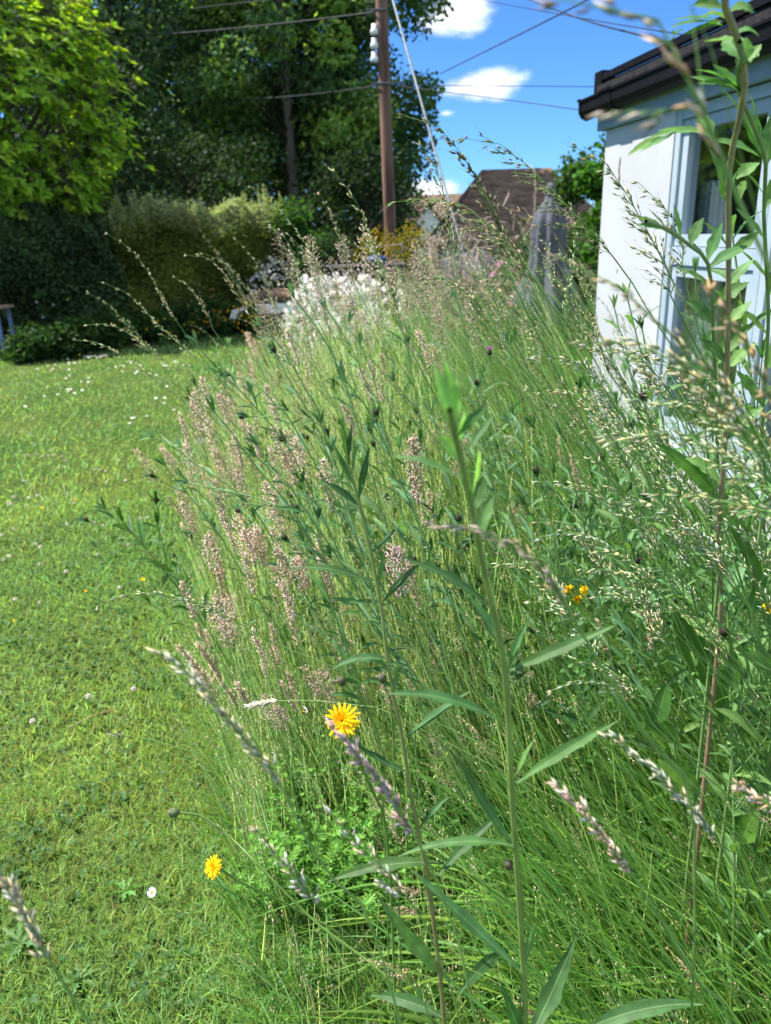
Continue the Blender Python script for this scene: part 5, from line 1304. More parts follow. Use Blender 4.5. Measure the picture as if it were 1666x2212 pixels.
keyplant('hawkweed_plant', 'sharp slender leafy stem rising left of the nearest stem', 'wild plant',
    [(745, 985), (760, 1030), (778, 1095), (800, 1190), (822, 1300), (835, 1410), (850, 1500), (870, 1600), (885, 1700), (905, 1800), (925, 1900), (950, 2100), (965, 2260)], (.88, .82),
    [((795, 1255), (638, 1228), .0075, .08, 0), ((803, 1192), (877, 1118), .006, -.05, 0), ((828, 1300), (912, 1215), .006, .05, 0), ((838, 1425), (715, 1448), .0075, .13, 0), ((835, 1410), (900, 1400), .003, .1, 0),
     ((878, 1592), (1018, 1492), .0085, .02, 0), ((885, 1670), (742, 1590), .0075, -.05, 0), ((850, 1500), (860, 1430), .004, 0, 0, BR), ((815, 1265), (830, 1190), .004, 0, 0, BR), ((778, 1095), (700, 1040), .006, .05, 0), ((775, 1080), (800, 960), .0065, 0, 0),
     ((765, 1050), (718, 955), .0055, 0, 0), ((755, 1010), (735, 900), .006, 0, 0), ((760, 1030), (775, 920), .004, 0, 0, BR), ((750, 1000), (760, 915), .004, 0, 0), ((960, 1865), (705, 1905), .012, .08, 0), ((940, 1900), (1080, 1760), .009, .05, .05),
     ((975, 2120), (808, 1925), .013, -.05, 0, BR), ((905, 1790), (975, 1720), .005, .1, .02), ((870, 1590), (850, 1540), .003, .1, 0, BR), ((990, 2150), (1100, 2050), .012, .1, .1), ((960, 2200), (800, 2150), .013, .1, .05)], (.0040, .0018), (.06, .145, .04), (.17, .25, .065), .8, (.22, .13, .08))
keyplant('knapweed_plant', 'very tall plant with a bare reddish-brown stem beside the window', 'wild plant',
    [(1562, -60), (1568, 20), (1590, 73), (1607, 133), (1609, 200), (1592, 283), (1580, 333), (1574, 400), (1574, 470), (1574, 600), (1572, 733), (1570, 838), (1564, 1004), (1554, 1104), (1550, 1237), (1554, 1370)], (.62, 1.12),
    [((1568, 25), (1498, 12), .008, .1, 0), ((1570, 40), (1512, 38), .007, .1, 0), ((1575, 28), (1628, 28), .006, .2, 0), ((1568, 10), (1540, -60), .009, 0, 0), ((1590, 75), (1640, 80), .006, .2, 0), ((1560, 55), (1445, 62), .006, .08, .0), ((1555, 50), (1478, 75), .007, .0, 0), ((1560, 48), (1450, 45), .004, .06, 0),
     ((1590, 85), (1520, 90), .008, .0, .02), ((1605, 130), (1560, 90), .011, .1, .02), ((1606, 195), (1500, 150), .006, .06, 0), ((1606, 200), (1490, 165), .006, .02, 0), ((1607, 205), (1540, 140), .007, .02, -.01), ((1608, 190), (1510, 180), .0055, .05, 0),
     ((1606, 160), (1590, 120), .007, .0, 0), ((1545, 296), (1400, 300), .006, .10, 0), ((1440, 295), (1355, 337), .006, .05, 0), ((1460, 285), (1380, 330), .004, .0, 0), ((1480, 284), (1420, 284), .004, .05, 0), ((1540, 305), (1497, 235), .010, .05, .02), ((1575, 425), (1530, 318), .012, .0, 0), ((1572, 440), (1555, 370), .009, 0, 0),
     ((1650, 345), (1540, 303), .010, .05, .0), ((1590, 385), (1642, 352), .009, .05, 0), ((1600, 430), (1610, 390), .007, .2, 0), ((1576, 540), (1520, 480), .008, .05, 0), ((1576, 560), (1640, 500), .008, .05, 0), ((1572, 620), (1630, 560), .008, .05, 0), ((1572, 660), (1510, 600), .009, .05, 0), ((1572, 700), (1625, 650), .009, 0, 0),
     ((1570, 780), (1510, 730), .010, 0, 0), ((1566, 800), (1640, 740), .010, .05, 0), ((1566, 900), (1500, 830), .012, .05, .0), ((1566, 950), (1650, 880), .012, .05, 0), ((1562, 1050), (1480, 990), .014, .1, .02), ((1556, 1150), (1640, 1080), .014, .1, .02), ((1556, 1300), (1620, 1200), .014, .1, .03), ((1556, 1400), (1470, 1330), .016, .1, .05)],
    (.0048, .0026), (.12, .25, .07), (.36, .31, .18), .95, (.22, .10, .07))
keyplant('knapweed_plant', 'leafy side plant between the reddish stem and the white pier', 'wild plant',
    [(1395, 478), (1440, 495), (1490, 530), (1528, 565), (1538, 640), (1542, 740), (1548, 860), (1550, 1000), (1556, 1200)], (.70, 1.15),
    [((1440, 497), (1370, 468), .006, .03, 0), ((1440, 495), (1372, 485), .006, .0, 0), ((1445, 500), (1400, 450), .005, .0, 0), ((1470, 515), (1455, 440), .006, 0, 0), ((1490, 530), (1520, 470), .008, .05, 0), ((1528, 565), (1490, 520), .008, 0, 0), ((1528, 565), (1560, 480), .008, 0, 0), ((1530, 580), (1620, 530), .009, .05, 0),
     ((1535, 620), (1460, 580), .010, .05, 0), ((1540, 660), (1620, 610), .010, .05, 0), ((1542, 700), (1480, 650), .012, .05, 0), ((1542, 780), (1620, 700), .012, .05, 0), ((1545, 830), (1470, 780), .014, .05, 0), ((1550, 930), (1480, 860), .016, .0, 0)],
    (.0036, .0018), (.12, .25, .07), (.18, .28, .09), .95)
keyplant('knapweed_plant', 'leafy green plant cut by the right edge beside the window', 'wild plant',
    [(1598, 90), (1606, 130), (1590, 180), (1640, 300), (1655, 360), (1650, 450), (1655, 560), (1660, 700), (1650, 850), (1645, 1000), (1642, 1150)], (.66, 1.12),
    [((1606, 135), (1580, 85), .009, .05, 0), ((1606, 135), (1612, 80), .009, 0, 0), ((1606, 140), (1645, 95), .007, 0, 0), ((1650, 345), (1560, 190), .009, .05, 0), ((1650, 345), (1595, 210), .008, 0, 0), ((1652, 350), (1620, 200), .008, 0, 0), ((1655, 360), (1670, 240), .009, 0, 0), ((1650, 420), (1585, 340), .009, 0, 0),
     ((1652, 450), (1700, 350), .009, 0, 0), ((1655, 520), (1590, 450), .010, 0, 0), ((1657, 600), (1600, 540), .010, 0, 0), ((1657, 640), (1700, 560), .010, 0, 0), ((1655, 720), (1590, 660), .011, 0, 0), ((1652, 800), (1700, 720), .012, 0, 0), ((1650, 880), (1590, 800), .013, 0, 0), ((1648, 980), (1600, 900), .014, 0, 0), ((1645, 1080), (1700, 1000), .014, 0, 0)],
    (.0036, .0018), (.12, .25, .07), (.18, .28, .09), .95)

def kw(pts, Y, nl=13, Lf=.12, label=None, nb=2, col=None):
    W_ = [at(px, py, Y) for px, py in pts]; last = W_[-1]; d = norm(last - W_[-2])
    dx = float(np.clip(d[0] / max(-d[2], .5) * last[2] * .8, -.2, .5))
    W_.append(np.array([last[0] + dx, last[1] + .05, 0])); P = curve(W_[::-1], 44); base = P[0].copy(); P = P - base
    t = thing('knapweed_plant', label or 'leafy knapweed stem bending left out of the meadow, tipped with dark buds', 'wild plant', base, 0, None if label else 'knapweed stems bending over the front of the meadow')
    gs, gl = Geo(), Geo(); col = col or [(.10, .215, .085), (.075, .18, .055), (.13, .26, .11)][rng.integers(0, 3)]
    tube1(gs, P, np.linspace(.0026, .0014, 44), 7, (.17, .30, .10)); a = rng.uniform(0, 6)
    Pv = P[16:]
    def lv(P_, n_, L0, L1):
        nonlocal a
        for i in range(n_):
            f = (i + .5) / n_; p = P_[int(f * (len(P_) - 1))]; tt = norm(P_[min(int(f * (len(P_) - 1)) + 1, len(P_) - 1)] - P_[max(0, int(f * (len(P_) - 1)) - 1)])
            a += 2.4; pr = norm(np.cross(tt, [math.cos(a), .3, math.sin(a)])); L_ = (L0 + (L1 - L0) * f) * rng.uniform(.75, 1.2)
            e = norm(tt * .75 + pr * 1.0 + np.array([0, 0, .15])) * L_; lance(gl, p, p + e, L_ * .065 * rng.uniform(.8, 1.2), rng.uniform(.0, .16), col, True, 8)
    lv(Pv, nl, Lf, Lf * .45); tips = [(P[-1], P[-1] - P[-2])]
    for k in range(nb):
        p = P[rng.integers(30, 41)]; e = norm(norm(P[-1] - P[-5]) + rng.normal(0, .5, 3)); L_ = rng.uniform(.05, .11)
        B = curve([p, p + e * L_ * .5, p + e * L_ + [0, 0, .01]], 7); tube1(gs, B, np.linspace(.0014, .0009, 7), 5, (.17, .30, .10)); lv(B, 4, Lf * .4, Lf * .25); tips.append((B[-1], B[-1] - B[-2]))
    gs.build('stem', M_STEM, t)
    for p, d in tips:
        d = norm(d)
        for k in range(5): e = norm(d + norm(rng.standard_normal(3)) * .5); lance(gl, p - d * .012, p - d * .012 + e * Lf * .3, Lf * .028, .05, col, False, 5)
    gl.build('foliage', M_LEAF, t)
    for p, d in tips: 
        if rng.random() < .28: bud(t, p + norm(d) * .005, d, .006)
for pts, Y in [([(324, 943), (364, 958), (426, 1005), (528, 1078), (610, 1200)], 1.75), ([(350, 998), (390, 1048), (440, 1110), (520, 1230)], 1.85), ([(419, 736), (455, 780), (520, 845), (608, 947), (680, 1080)], 1.7), ([(455, 881), (499, 932), (557, 1012), (644, 1121), (700, 1260)], 1.5),
    ([(593, 758), (622, 816), (673, 903), (720, 1020)], 1.8), ([(629, 635), (688, 714), (731, 794), (780, 940)], 1.6), ([(491, 809), (550, 830), (608, 889), (680, 1000)], 1.7), ([(397, 1041), (499, 1063), (593, 1092), (680, 1180)], 1.5), ([(651, 1034), (665, 1080), (700, 1200)], 1.6),
    ([(775, 736), (800, 800), (830, 920)], 1.9), ([(690, 905), (715, 980), (760, 1120)], 1.5), ([(560, 700), (600, 740), (660, 840), (720, 960)], 2.0), ([(700, 660), (740, 720), (800, 850)], 2.1), ([(1100, 735), (1110, 820), (1130, 950)], 1.8), ([(1150, 915), (1165, 990), (1190, 1120)], 1.6), ([(1210, 930), (1225, 1010), (1260, 1130)], 1.5),
    ([(1160, 1020), (1180, 1100), (1210, 1220)], 1.4), ([(1325, 655), (1340, 720), (1370, 850)], 1.9), ([(1386, 700), (1400, 780), (1430, 900)], 1.7), ([(1500, 580), (1510, 680), (1530, 820)], 1.5), ([(985, 640), (1000, 700), (1030, 840)], 2.0), ([(850, 638), (870, 720), (900, 860)], 2.1), ([(1250, 830), (1270, 900), (1300, 1030)], 1.6),
    ([(1030, 830), (1050, 900), (1090, 1040)], 1.7), ([(930, 880), (950, 950), (980, 1080)], 1.7), ([(860, 960), (880, 1030), (910, 1160)], 1.6), ([(1390, 860), (1410, 940), (1440, 1060)], 1.4), ([(1300, 990), (1320, 1060), (1350, 1180)], 1.35), ([(745, 820), (790, 880), (850, 1000)], 1.7), ([(545, 980), (600, 1030), (680, 1130)], 1.45)]:
    kw(pts, Y)

# broad dock leaves low on the right
def dock(label, pts, Yb):
    t = thing('dock_plant', label, 'wild plant', at(pts[0][0][0], pts[0][0][1], Yb) * [1, 1, 0] + [.38, .05, 0])
    base = np.array(t.location); gl = Geo(); gs = Geo()
    for (b, e, w) in pts:
        B, E = at(*b, Yb), at(*e, Yb + .02); mid = B + (E - B) * .5
        tube1(gs, curve([[base[0], base[1], 0], (base + B) / 2 + [0.06, 0, -.05], B], 8) - base, [.0016] * 8, 5, (.14, .26, .07))
        K = 11; t_ = np.linspace(0, 1, K); P = B + (E - B) * t_[:, None]; w = w * .8; P[:, 2] += .06 * 4 * t_ * (1 - t_) * np.linalg.norm(E - B)
        T = norm(np.gradient(P, axis=0)); sd_ = norm(np.cross(T, np.array([-.2, -.9, .5]))); nn = np.cross(sd_, T)
        wv = w * np.interp(t_, [0, .06, .2, .45, .75, .92, 1], [.3, .75, .98, 1, .75, .4, .04])
        V = np.stack([P - sd_ * (wv * f)[:, None] + nn * (wv * (.25 * f * f + (.05 * np.sin(t_ * 26 + f * 3) if abs(f) == 1 else 0)))[:, None] for f in (-1, -.55, -.04, .04, .55, 1)], 1).reshape(-1, 3) - base
        k = np.arange(K - 1)[:, None] * 6; j = np.arange(5)[None]; F = np.stack([k + j, k + j + 1, k + j + 7, k + j + 6], -1).reshape(-1, 4)
        cc = tint(1, (.10, .23, .035), .12, .1)[0]; C_ = np.tile(cc, (K - 1, 5, 1)); C_[:, 2] = (.2, .33, .12)
        gl.add(V, F, C_.reshape(-1, 3))
    gs.build('stem', M_STEM, t); gl.build('foliage', M_LEAF, t)
dock('broad leaved dock low behind the reddish stem', [((1540, 1060), (1415, 960), .012), ((1600, 1150), (1510, 1050), .011), ((1640, 1250), (1580, 1140), .012), ((1620, 1330), (1655, 1230), .012)], 1.05)
dock('rounded pale dock leaves among grass at the lower right', [((1535, 1480), (1455, 1320), .032), ((1460, 1600), (1362, 1535), .022), ((1420, 1560), (1440, 1480), .02), ((1560, 1560), (1600, 1400), .03)], 1.2)
dock('small dock with one round leaf at the bottom of the meadow', [((1310, 1950), (1285, 1895), .022), ((1500, 1700), (1420, 1640), .02), ((1600, 1820), (1640, 1740), .025)], 1.15)

# bedstraw mat: whorls of bright little leaves
def bedstraw(n_st):
    t = thing('bedstraw_plant', 'low bright green bedstraw sprig with starry leaf whorls', 'wild plant', (0, 0, 0), 0, 'starry bedstraw sprigs below the upper yellow flower')
    gs, gl = Geo(), Geo()
    for s in range(n_st):
        x, y = rng.normal(0, .03, 2); h = rng.uniform(.12, .24)
        P = curve([[x, y, 0], [x + rng.normal(0, .02), y + rng.normal(0, .02), h * .5], [x + rng.normal(0, .03), y + rng.normal(0, .03), h]], 10)
        tube1(gs, P, .0006, 3, (.15, .28, .06))
        for i in range(2, 10):
            p = P[i]; m_ = 8; a = np.arange(m_) * 2 * np.pi / m_ + rng.uniform(0, 1)
            d = norm(np.stack([np.cos(a), np.sin(a), np.full(m_, .5)], -1)); Ls = np.full(m_, .013 * (1 if i < 8 else .7)) * rng.uniform(.8, 1.2)
            blades(gl, np.repeat(p[None], m_, 0), d, Ls, np.full(m_, .0014), np.zeros((m_, 3)), 4, 'leaf', 2, 0, tint(m_, (.15, .33, .055), .2, .1))
    gs.build('stem', M_STEM, t); gl.build('foliage', M_LEAF, t); return t
bp_ = [bedstraw(7), bedstraw(8), bedstraw(6)]; used = set()
for k in range(75):
    px, py = rng.normal(750, 78), rng.uniform(1640, 1930); i = k % 3
    o = copy_tree(bp_[i]) if i in used else bp_[i]; used.add(i)
    p = gnd(px, py, .12); o.location = (p[0], p[1], 0); o.rotation_euler = (0, 0, rng.uniform(0, 6)); s_ = rng.uniform(.95, 1.55); o.scale = (s_, s_, s_ * .85)

# yellow-green lady's bedstraw sprays at the lawn edge
def spray(label, pts, Y):
    W_ = [at(px, py, Y) for px, py in pts]; base = W_[-1] * [1, 1, 0]; P = curve(([base] if W_[-1][2] > .02 else []) + W_[::-1], 20)
    t = thing('flowering_spray', label, 'wild plant', base); gs, gf = Geo(), Geo()
    tube1(gs, P - base, .001, 4, (.17, .28, .07))
    n = 160; k = rng.integers(7, 20, n); p = P[k] - base + rng.normal(0, .016, (n, 3))
    for q_ in range(0, n, 5): tube1(gs, [P[k[q_]] - base, p[q_]], .0005, 3, (.17, .28, .07))
    d = norm(rng.standard_normal((n, 3))); 
    spindles(gf, p, d, .006, .0028, 4, tint(n, (.42, .48, .10), .15, .08), 0, .5)
    gs.build('stem', M_STEM, t); gf.build('blossom', M_SEED, t)
spray('airy yellow-green spray reaching furthest out over the lawn', [(232, 950), (290, 990), (360, 1050), (430, 1150)], 2.7)
spray('yellow-green flower spray just right of the furthest one', [(285, 955), (300, 1000), (370, 1080), (440, 1180)], 2.6)
spray('yellow-green flower spray above the lawn edge daisies', [(390, 815), (410, 860), (450, 940), (500, 1050)], 3.0)
spray('yellow-green flower spray at the meadow edge beside plumes', [(370, 1010), (400, 1040), (440, 1110), (480, 1200)], 2.4)
spray('yellow-green flower spray in the middle of the meadow', [(860, 770), (870, 830), (880, 900), (890, 1000)], 2.6)
spray('small yellow-green flower spray right of the sharp stem', [(925, 790), (935, 850), (945, 930)], 2.8)

# ------------------------------------------------------------------ flowers
YEL = (.90, .60, .010)
def hawkbit(name, label, px, py, Y, axis, r, stem, stemY, bend_=.0):
    c = at(px, py, Y); ax = norm(axis); W_ = [c - ax * r * .55] + [at(a, b, y) for (a, b), y in zip(stem, stemY)]
    gb = W_[-1].copy(); gb[2] = 0
    if W_[-1][2] > .02: W_.append(gb)
    base = W_[-1].copy(); P = curve(W_[::-1], 26)
    t = thing(name, label, 'flower', base)
    g = Geo(); tube1(g, P - base, np.linspace(.002, .0022, 26), 8, (.14, .25, .05)); g.build('stem', M_STEM, t)
    a = norm(np.cross(ax, [.2, .4, .9])); b = np.cross(ax, a)
    g = Geo()
    for ring, (n_, L_, el, w) in enumerate([(17, 1.0, .12, .085), (17, .95, .28, .08), (15, .78, .5, .075), (12, .55, .8, .06), (10, .36, 1.3, .05)]):
        th = (np.arange(n_) + rng.uniform(-.3, .3, n_)) * 2 * np.pi / n_ + ring
        rd = a * np.cos(th)[:, None] + b * np.sin(th)[:, None]
        d = norm(rd + ax * (el + rng.normal(0, .08, n_))[:, None]); side = norm(np.cross(d, ax))
        Ls = r * L_ * rng.uniform(.88, 1.08, n_)
        col = tint(n_, YEL, .06, .03) if ring < 3 else tint(n_, (.86, .48, .005), .08, .03)
        blades(g, (c - base + ax * .001 * ring)[None].repeat(n_, 0) + rd * r * .06, d, Ls, np.full(n_, r * w), -ax * rng.uniform(.0, .12, (n_, 1)), 5, 'petal', 3, .25, col, 0, side)
    g.build('petals', M_PETAL, t)
    g = Geo(); m_ = 60; th = rng.uniform(0, 6.3, m_); rr = r * .2 * np.sqrt(rng.random(m_)); pp = c - base + (a * np.cos(th)[:, None] + b * np.sin(th)[:, None]) * rr[:, None]
    spindles(g, pp, norm(ax + rng.normal(0, .2, (m_, 3))), r * .3, r * .025, 3, tint(m_, (.80, .42, .01), .1, .03)); g.build('disc', M_PETAL, t)
    g = Geo(); n_ = 12; th = np.arange(n_) * 2 * np.pi / n_
    pr = [(.18, -.02), (.24, -.25), (.22, -.5), (.08, -.62)]
    v = np.array([c - base + (a * math.cos(x) + b * math.sin(x)) * q * r + ax * z * r for q, z in pr for x in th])
    g.add(v, [[i * n_ + j, i * n_ + (j + 1) % n_, (i + 1) * n_ + (j + 1) % n_, (i + 1) * n_ + j] for i in range(3) for j in range(n_)], np.tile(tint(12, (.13, .20, .07), .35, .1), (3, 1)))
    g.build('sepals', M_STEM, t)
    return t
hawkbit('hawkbit_flower', 'larger bright yellow hawkbit flower touched by the blurred mauve grass head', 741, 1557, .86, (-.15, -.75, .65), .0225, [(765, 1620), (800, 1700), (840, 1850)], [.87, .88, .92])
hawkbit('hawkbit_flower', 'yellow hawkbit flower leaning over the lawn above the small daisy', 463, 1873, 1.06, (-.55, -.55, .62), .019, [(510, 1900), (560, 1925), (640, 1965), (760, 2050)], [1.07, 1.08, 1.10, 1.1])
# hawkbit bud on long bowed stem
W_ = [at(375, 1755, 1.12), at(400, 1756, 1.12), at(440, 1765, 1.12), at(500, 1810, 1.1), at(560, 1870, 1.05), at(680, 1990, 1.0), at(800, 2080, .95), at(920, 2190, .9), at(960, 2260, .9)]
gb = W_[-1].copy(); gb[2] = 0; W_.append(gb); base = gb
t = thing('hawkbit_bud', 'closed dark green hawkbit bud on a long bowed stem over the lawn', 'flower bud', base)
P = curve(W_[::-1], 40); g = Geo(); tube1(g, P - base, .0022, 8, (.09, .17, .03)); g.build('stem', M_STEM, t); bud(t, W_[0] - base, norm(W_[0] - W_[1]), .0085, col=(.10, .13, .06))
for (lab, px, py, Y, st) in [('closed dark bud beside the sharp leafy stem', 826, 1465, .95, [(835, 1500), (850, 1600)]), ('closed dark bud just above the bedstraw mat', 738, 1472, 1.0, [(765, 1520), (820, 1620)]), ('spent brown bud low in the grass under the bedstraw', 640, 1915, 1.1, [(640, 1960), (642, 2010)]), ('closed dark bud right of the nearest stem at lower height', 1098, 1868, .8, [(1110, 1900), (1130, 1990)])]:
    c = at(px, py, Y); W_ = [c] + [at(a, b, Y) for a, b in st]; gb = W_[-1] * [1, 1, 0]; P = curve((W_ + [gb])[::-1], 16)
    t = thing('hawkbit_bud', lab, 'flower bud', gb); g = Geo(); tube1(g, P - gb, .0012, 6, (.12, .2, .05)); g.build('stem', M_STEM, t); bud(t, c - gb, norm(c - W_[1]), .006, col=(.09, .09, .05))

# pea-like yellow trefoil
def trefoil(label, px, py, Y):
    c = at(px, py, Y); gb = np.array([c[0] + .08, c[1] + .02, 0]); t = thing('trefoil_flower', label, 'flower', gb)
    g = Geo(); tube1(g, curve([[0, 0, 0], (c - gb) * .6 + [.02, 0, 0], c - gb], 10), .001, 5, (.13, .26, .05)); g.build('stem', M_STEM, t)
    g = Geo()
    for k in range(5):
        a = k * 1.256; d = np.array([math.cos(a), -.4, math.sin(a) + .3]); d = norm(d); n_ = 3
        dd = norm(d + rng.normal(0, .3, (n_, 3))); blades(g, np.repeat((c - gb)[None], n_, 0), dd, np.full(n_, .0085), np.full(n_, .0034), rng.normal(0, .2, (n_, 3)), 5, 'petal', 3, .5, tint(n_, (.82, .55, .01), .08, .03))
    g.build('petals', M_PETAL, t)
    g = Geo(); n_ = 26; p = (c - gb) * rng.uniform(.55, .95, (n_, 1)) + rng.normal(0, .012, (n_, 3)); roundleaf(g, p, norm(rng.normal(0, .5, (n_, 3)) + [0, -.3, 1]), np.full(n_, .005), tint(n_, (.07, .17, .03), .15, .1)); g.build('foliage', M_LEAF, t)
trefoil('left one of two yellow trefoil heads in the meadow', 1228, 1272, 1.25)
trefoil('right one of two yellow trefoil heads in the meadow', 1262, 1274, 1.27)
trefoil('small yellow trefoil low below the two larger heads', 1247, 1294, 1.25)
trefoil('yellow trefoil half hidden deep in the middle meadow', 818, 912, 2.4)
trefoil('yellow trefoil near the lawn edge above the plumes', 540, 868, 2.8)
trefoil('yellow trefoil at the right edge of the meadow', 1662, 1310, 1.1)

# flowers in the lawn: daisies, white clover, buttercups
def daisy_mesh(parts):
    t = thing('daisy', 'small white daisy open in the far lawn', 'flower', (0, 0, 0), 0, 'daisies scattered over the far lawn')
    g = Geo(); n_ = 20; a = np.arange(n_) * 2 * np.pi / n_; d = np.stack([np.cos(a), np.sin(a), np.full(n_, .12)], -1)
    blades(g, np.tile([[0, 0, .035]], (n_, 1)) + d * .002, norm(d), np.full(n_, .0085), np.full(n_, .0012), np.zeros((n_, 3)), 4, 'petal', 2, 0, (.82, .82, .82)); g.build('petals', M_PETAL, t)
    g = Geo(); lathe(g, (0, 0, .035), [(.0033, 0), (.003, .0015), (.0015, .0025), (.0001, .0028)], 8, (.75, .48, .02)); g.build('disc', M_PETAL, t)
    g = Geo(); tube1(g, [[0, 0, 0], [0, 0, .035]], .0007, 4, (.14, .26, .06)); g.build('stem', M_STEM, t)
    return t
dz = daisy_mesh(1)
sp = [(x * .3333, 737.5 + y * .3333) for x, y in [(190, 40), (215, 45), (240, 42), (262, 30), (270, 45), (280, 42), (290, 48), (345, 28), (315, 45), (540, 62), (460, 35), (440, 103), (590, 68), (545, 90), (560, 85), (575, 95), (590, 90), (605, 92), (618, 88), (630, 96), (645, 90), (655, 85), (668, 92), (680, 85), (690, 80), (700, 88),
    (345, 140), (315, 152), (445, 125), (445, 140), (475, 130), (490, 125), (515, 128), (320, 188), (348, 180), (450, 175), (450, 218), (432, 240), (755, 155), (780, 150), (800, 150), (850, 138), (860, 135), (705, 168), (790, 188), (890, 190), (885, 200), (580, 232), (530, 262), (600, 258), (580, 262), (245, 175),
    (1045, 145), (1060, 155), (1080, 158), (1100, 155), (1130, 128), (1145, 138), (1190, 155), (1215, 150), (1230, 160), (1095, 180), (1020, 215), (1040, 260), (1085, 282), (440, 312), (460, 312), (485, 335), (535, 318), (455, 325), (375, 345), (1010, 358), (1065, 355), (1070, 390), (160, 420), (290, 350), (350, 172), (960, 478), (850, 520), (870, 490), (1130, 435), (855, 490)]]
first = True
for px, py in sp:
    o = dz if first else copy_tree(dz); first = False
    p = gnd(px, py, .035); o.location = (p[0], p[1], ground_h(p[0], p[1])); s_ = rng.uniform(1.1, 1.6); o.scale = (s_, s_, 1); o.rotation_euler = (.35 + rng.normal(0, .15), rng.normal(0, .2), rng.uniform(-.5, .5))
o = copy_tree(dz); del o['group']; o['label'] = 'single open lawn daisy below the lower yellow hawkbit'
p = gnd(340, 1905, .035); o.location = (p[0], p[1], 0); o.rotation_euler = (.7, -.25, 0); o.scale = (1.15, 1.15, 1.1)
for ch in [c_ for c_ in bpy.data.objects if False]: pass
cw = thing('clover_flower', 'pale pinkish-white clover head in the lawn', 'flower', (0, 0, 0), 0, 'white clover heads in the lawn')
g = Geo(); n_ = 46; d = norm(rng.standard_normal((n_, 3)) + [0, 0, .35]); spindles(g, np.array([0, 0, .036]) + d * .003, d, .0065, .0016, 4, tint(n_, (.72, .62, .60), .12, .05), 0, .6); g.build('petals', M_SEED, cw)
g = Geo(); tube1(g, [[0, 0, 0], [0, 0, .036]], .0008, 4, (.14, .26, .06)); g.build('stem', M_STEM, cw)
first = True
for px, py in [(x * .3333, 737.5 + y * .3333) for x, y in [(220, 660), (140, 905), (155, 910), (130, 715), (200, 740), (240, 735), (290, 748), (325, 742), (345, 705), (410, 750), (420, 780), (620, 830), (680, 845), (200, 1005), (260, 1000), (80, 1010), (40, 1050), (55, 1055), (75, 1058), (165, 1068), (430, 998), (490, 1060), (530, 1175), (420, 1195), (610, 1185), (660, 1210), (930, 1165), (965, 1160), (835, 1250), (1040, 1210), (230, 1320), (252, 1330), (20, 1420), (40, 1400), (260, 1450), (440, 1495), (820, 1335), (640, 1395), (790, 1600), (285, 1690), (100, 1690), (80, 1220), (5, 1260), (775, 1130), (770, 765), (820, 905), (540, 598), (208, 600), (585, 520)]] + [(193, 1508), (68, 1563), (285, 1490), (5, 1505)]:
    o = cw if first else copy_tree(cw); first = False
    p = gnd(px, py, .036); o.location = (p[0], p[1], ground_h(p[0], p[1])); s_ = rng.uniform(.8, 1.25); o.scale = (s_, s_, 1); o.rotation_euler = (rng.normal(0.2, .15), rng.normal(0, .2), rng.uniform(0, 6))
def buttercup(label, group):
    t = thing('buttercup', label, 'flower', (0, 0, 0), 0, group)
    g = Geo(); a = np.arange(5) * 2 * np.pi / 5; d = norm(np.stack([np.cos(a), np.sin(a), np.full(5, .55)], -1)); blades(g, np.tile([[0, 0, .07]], (5, 1)), d, np.full(5, .011), np.full(5, .0052), np.tile([[0, 0, .3]], (5, 1)), 5, 'petal', 3, .3, (.85, .58, .01), 0, norm(np.cross(d, [0, 0, 1]))); g.build('petals', M_PETAL, t)
    g = Geo(); tube1(g, [[0, 0, 0], [0.002, 0, .04], [0, 0, .07]], .0008, 4, (.14, .26, .06)); g.build('stem', M_STEM, t); return t
bc = buttercup('small yellow buttercup in the lawn', 'yellow buttercups dotted over the lawn'); first = True
for px, py in [(x * .3333, 737.5 + y * .3333) for x, y in [(180, 655), (475, 1020), (288, 1068), (370, 622), (45, 1812), (1290, 365), (1620, 398), (535, 1610), (100, 105), (655, 40), (655, 150), (520, 85), (1300, 90)]]:
    o = bc if first else copy_tree(bc); first = False
    p = gnd(px, py, .06); o.location = (p[0], p[1], 0); s_ = rng.uniform(.7, .95); o.scale = (s_, s_, .8); o.rotation_euler = (rng.normal(.2, .2), rng.normal(0, .2), rng.uniform(0, 6))
o = copy_tree(bc); del o['group']; o['label'] = 'largest buttercup in the lawn, above the arching grass head'; p = gnd(308, 1254, .07); o.location = (p[0], p[1], 0); o.scale = (1.15, 1.15, 1.1); o.rotation_euler = (.2, 0, .4)

# purple knapweed flower
c = at(1058, 762, 2.3); gb = np.array([c[0] + .1, c[1], 0]); t = thing('knapweed_flower', 'single purple thistle-like flower in the middle of the meadow', 'flower', gb)
g = Geo(); tube1(g, curve([[0, 0, 0], (c - gb) * .6 + [.03, 0, 0], c - gb], 10), .0012, 5, (.13, .24, .06)); g.build('stem', M_STEM, t); bud(t, c - gb, (0, 0, 1), .007)
g = Geo(); n_ = 40; d = norm(np.stack([rng.normal(0, .6, n_), rng.normal(0, .6, n_), np.ones(n_)], -1)); blades(g, np.tile((c - gb + [0, 0, .006])[None], (n_, 1)), d, np.full(n_, .015), np.full(n_, .0009), np.zeros((n_, 3)), 3, 'petal', 2, 0, tint(n_, (.55, .18, .50), .1, .05)); g.build('petals', M_PETAL, t)

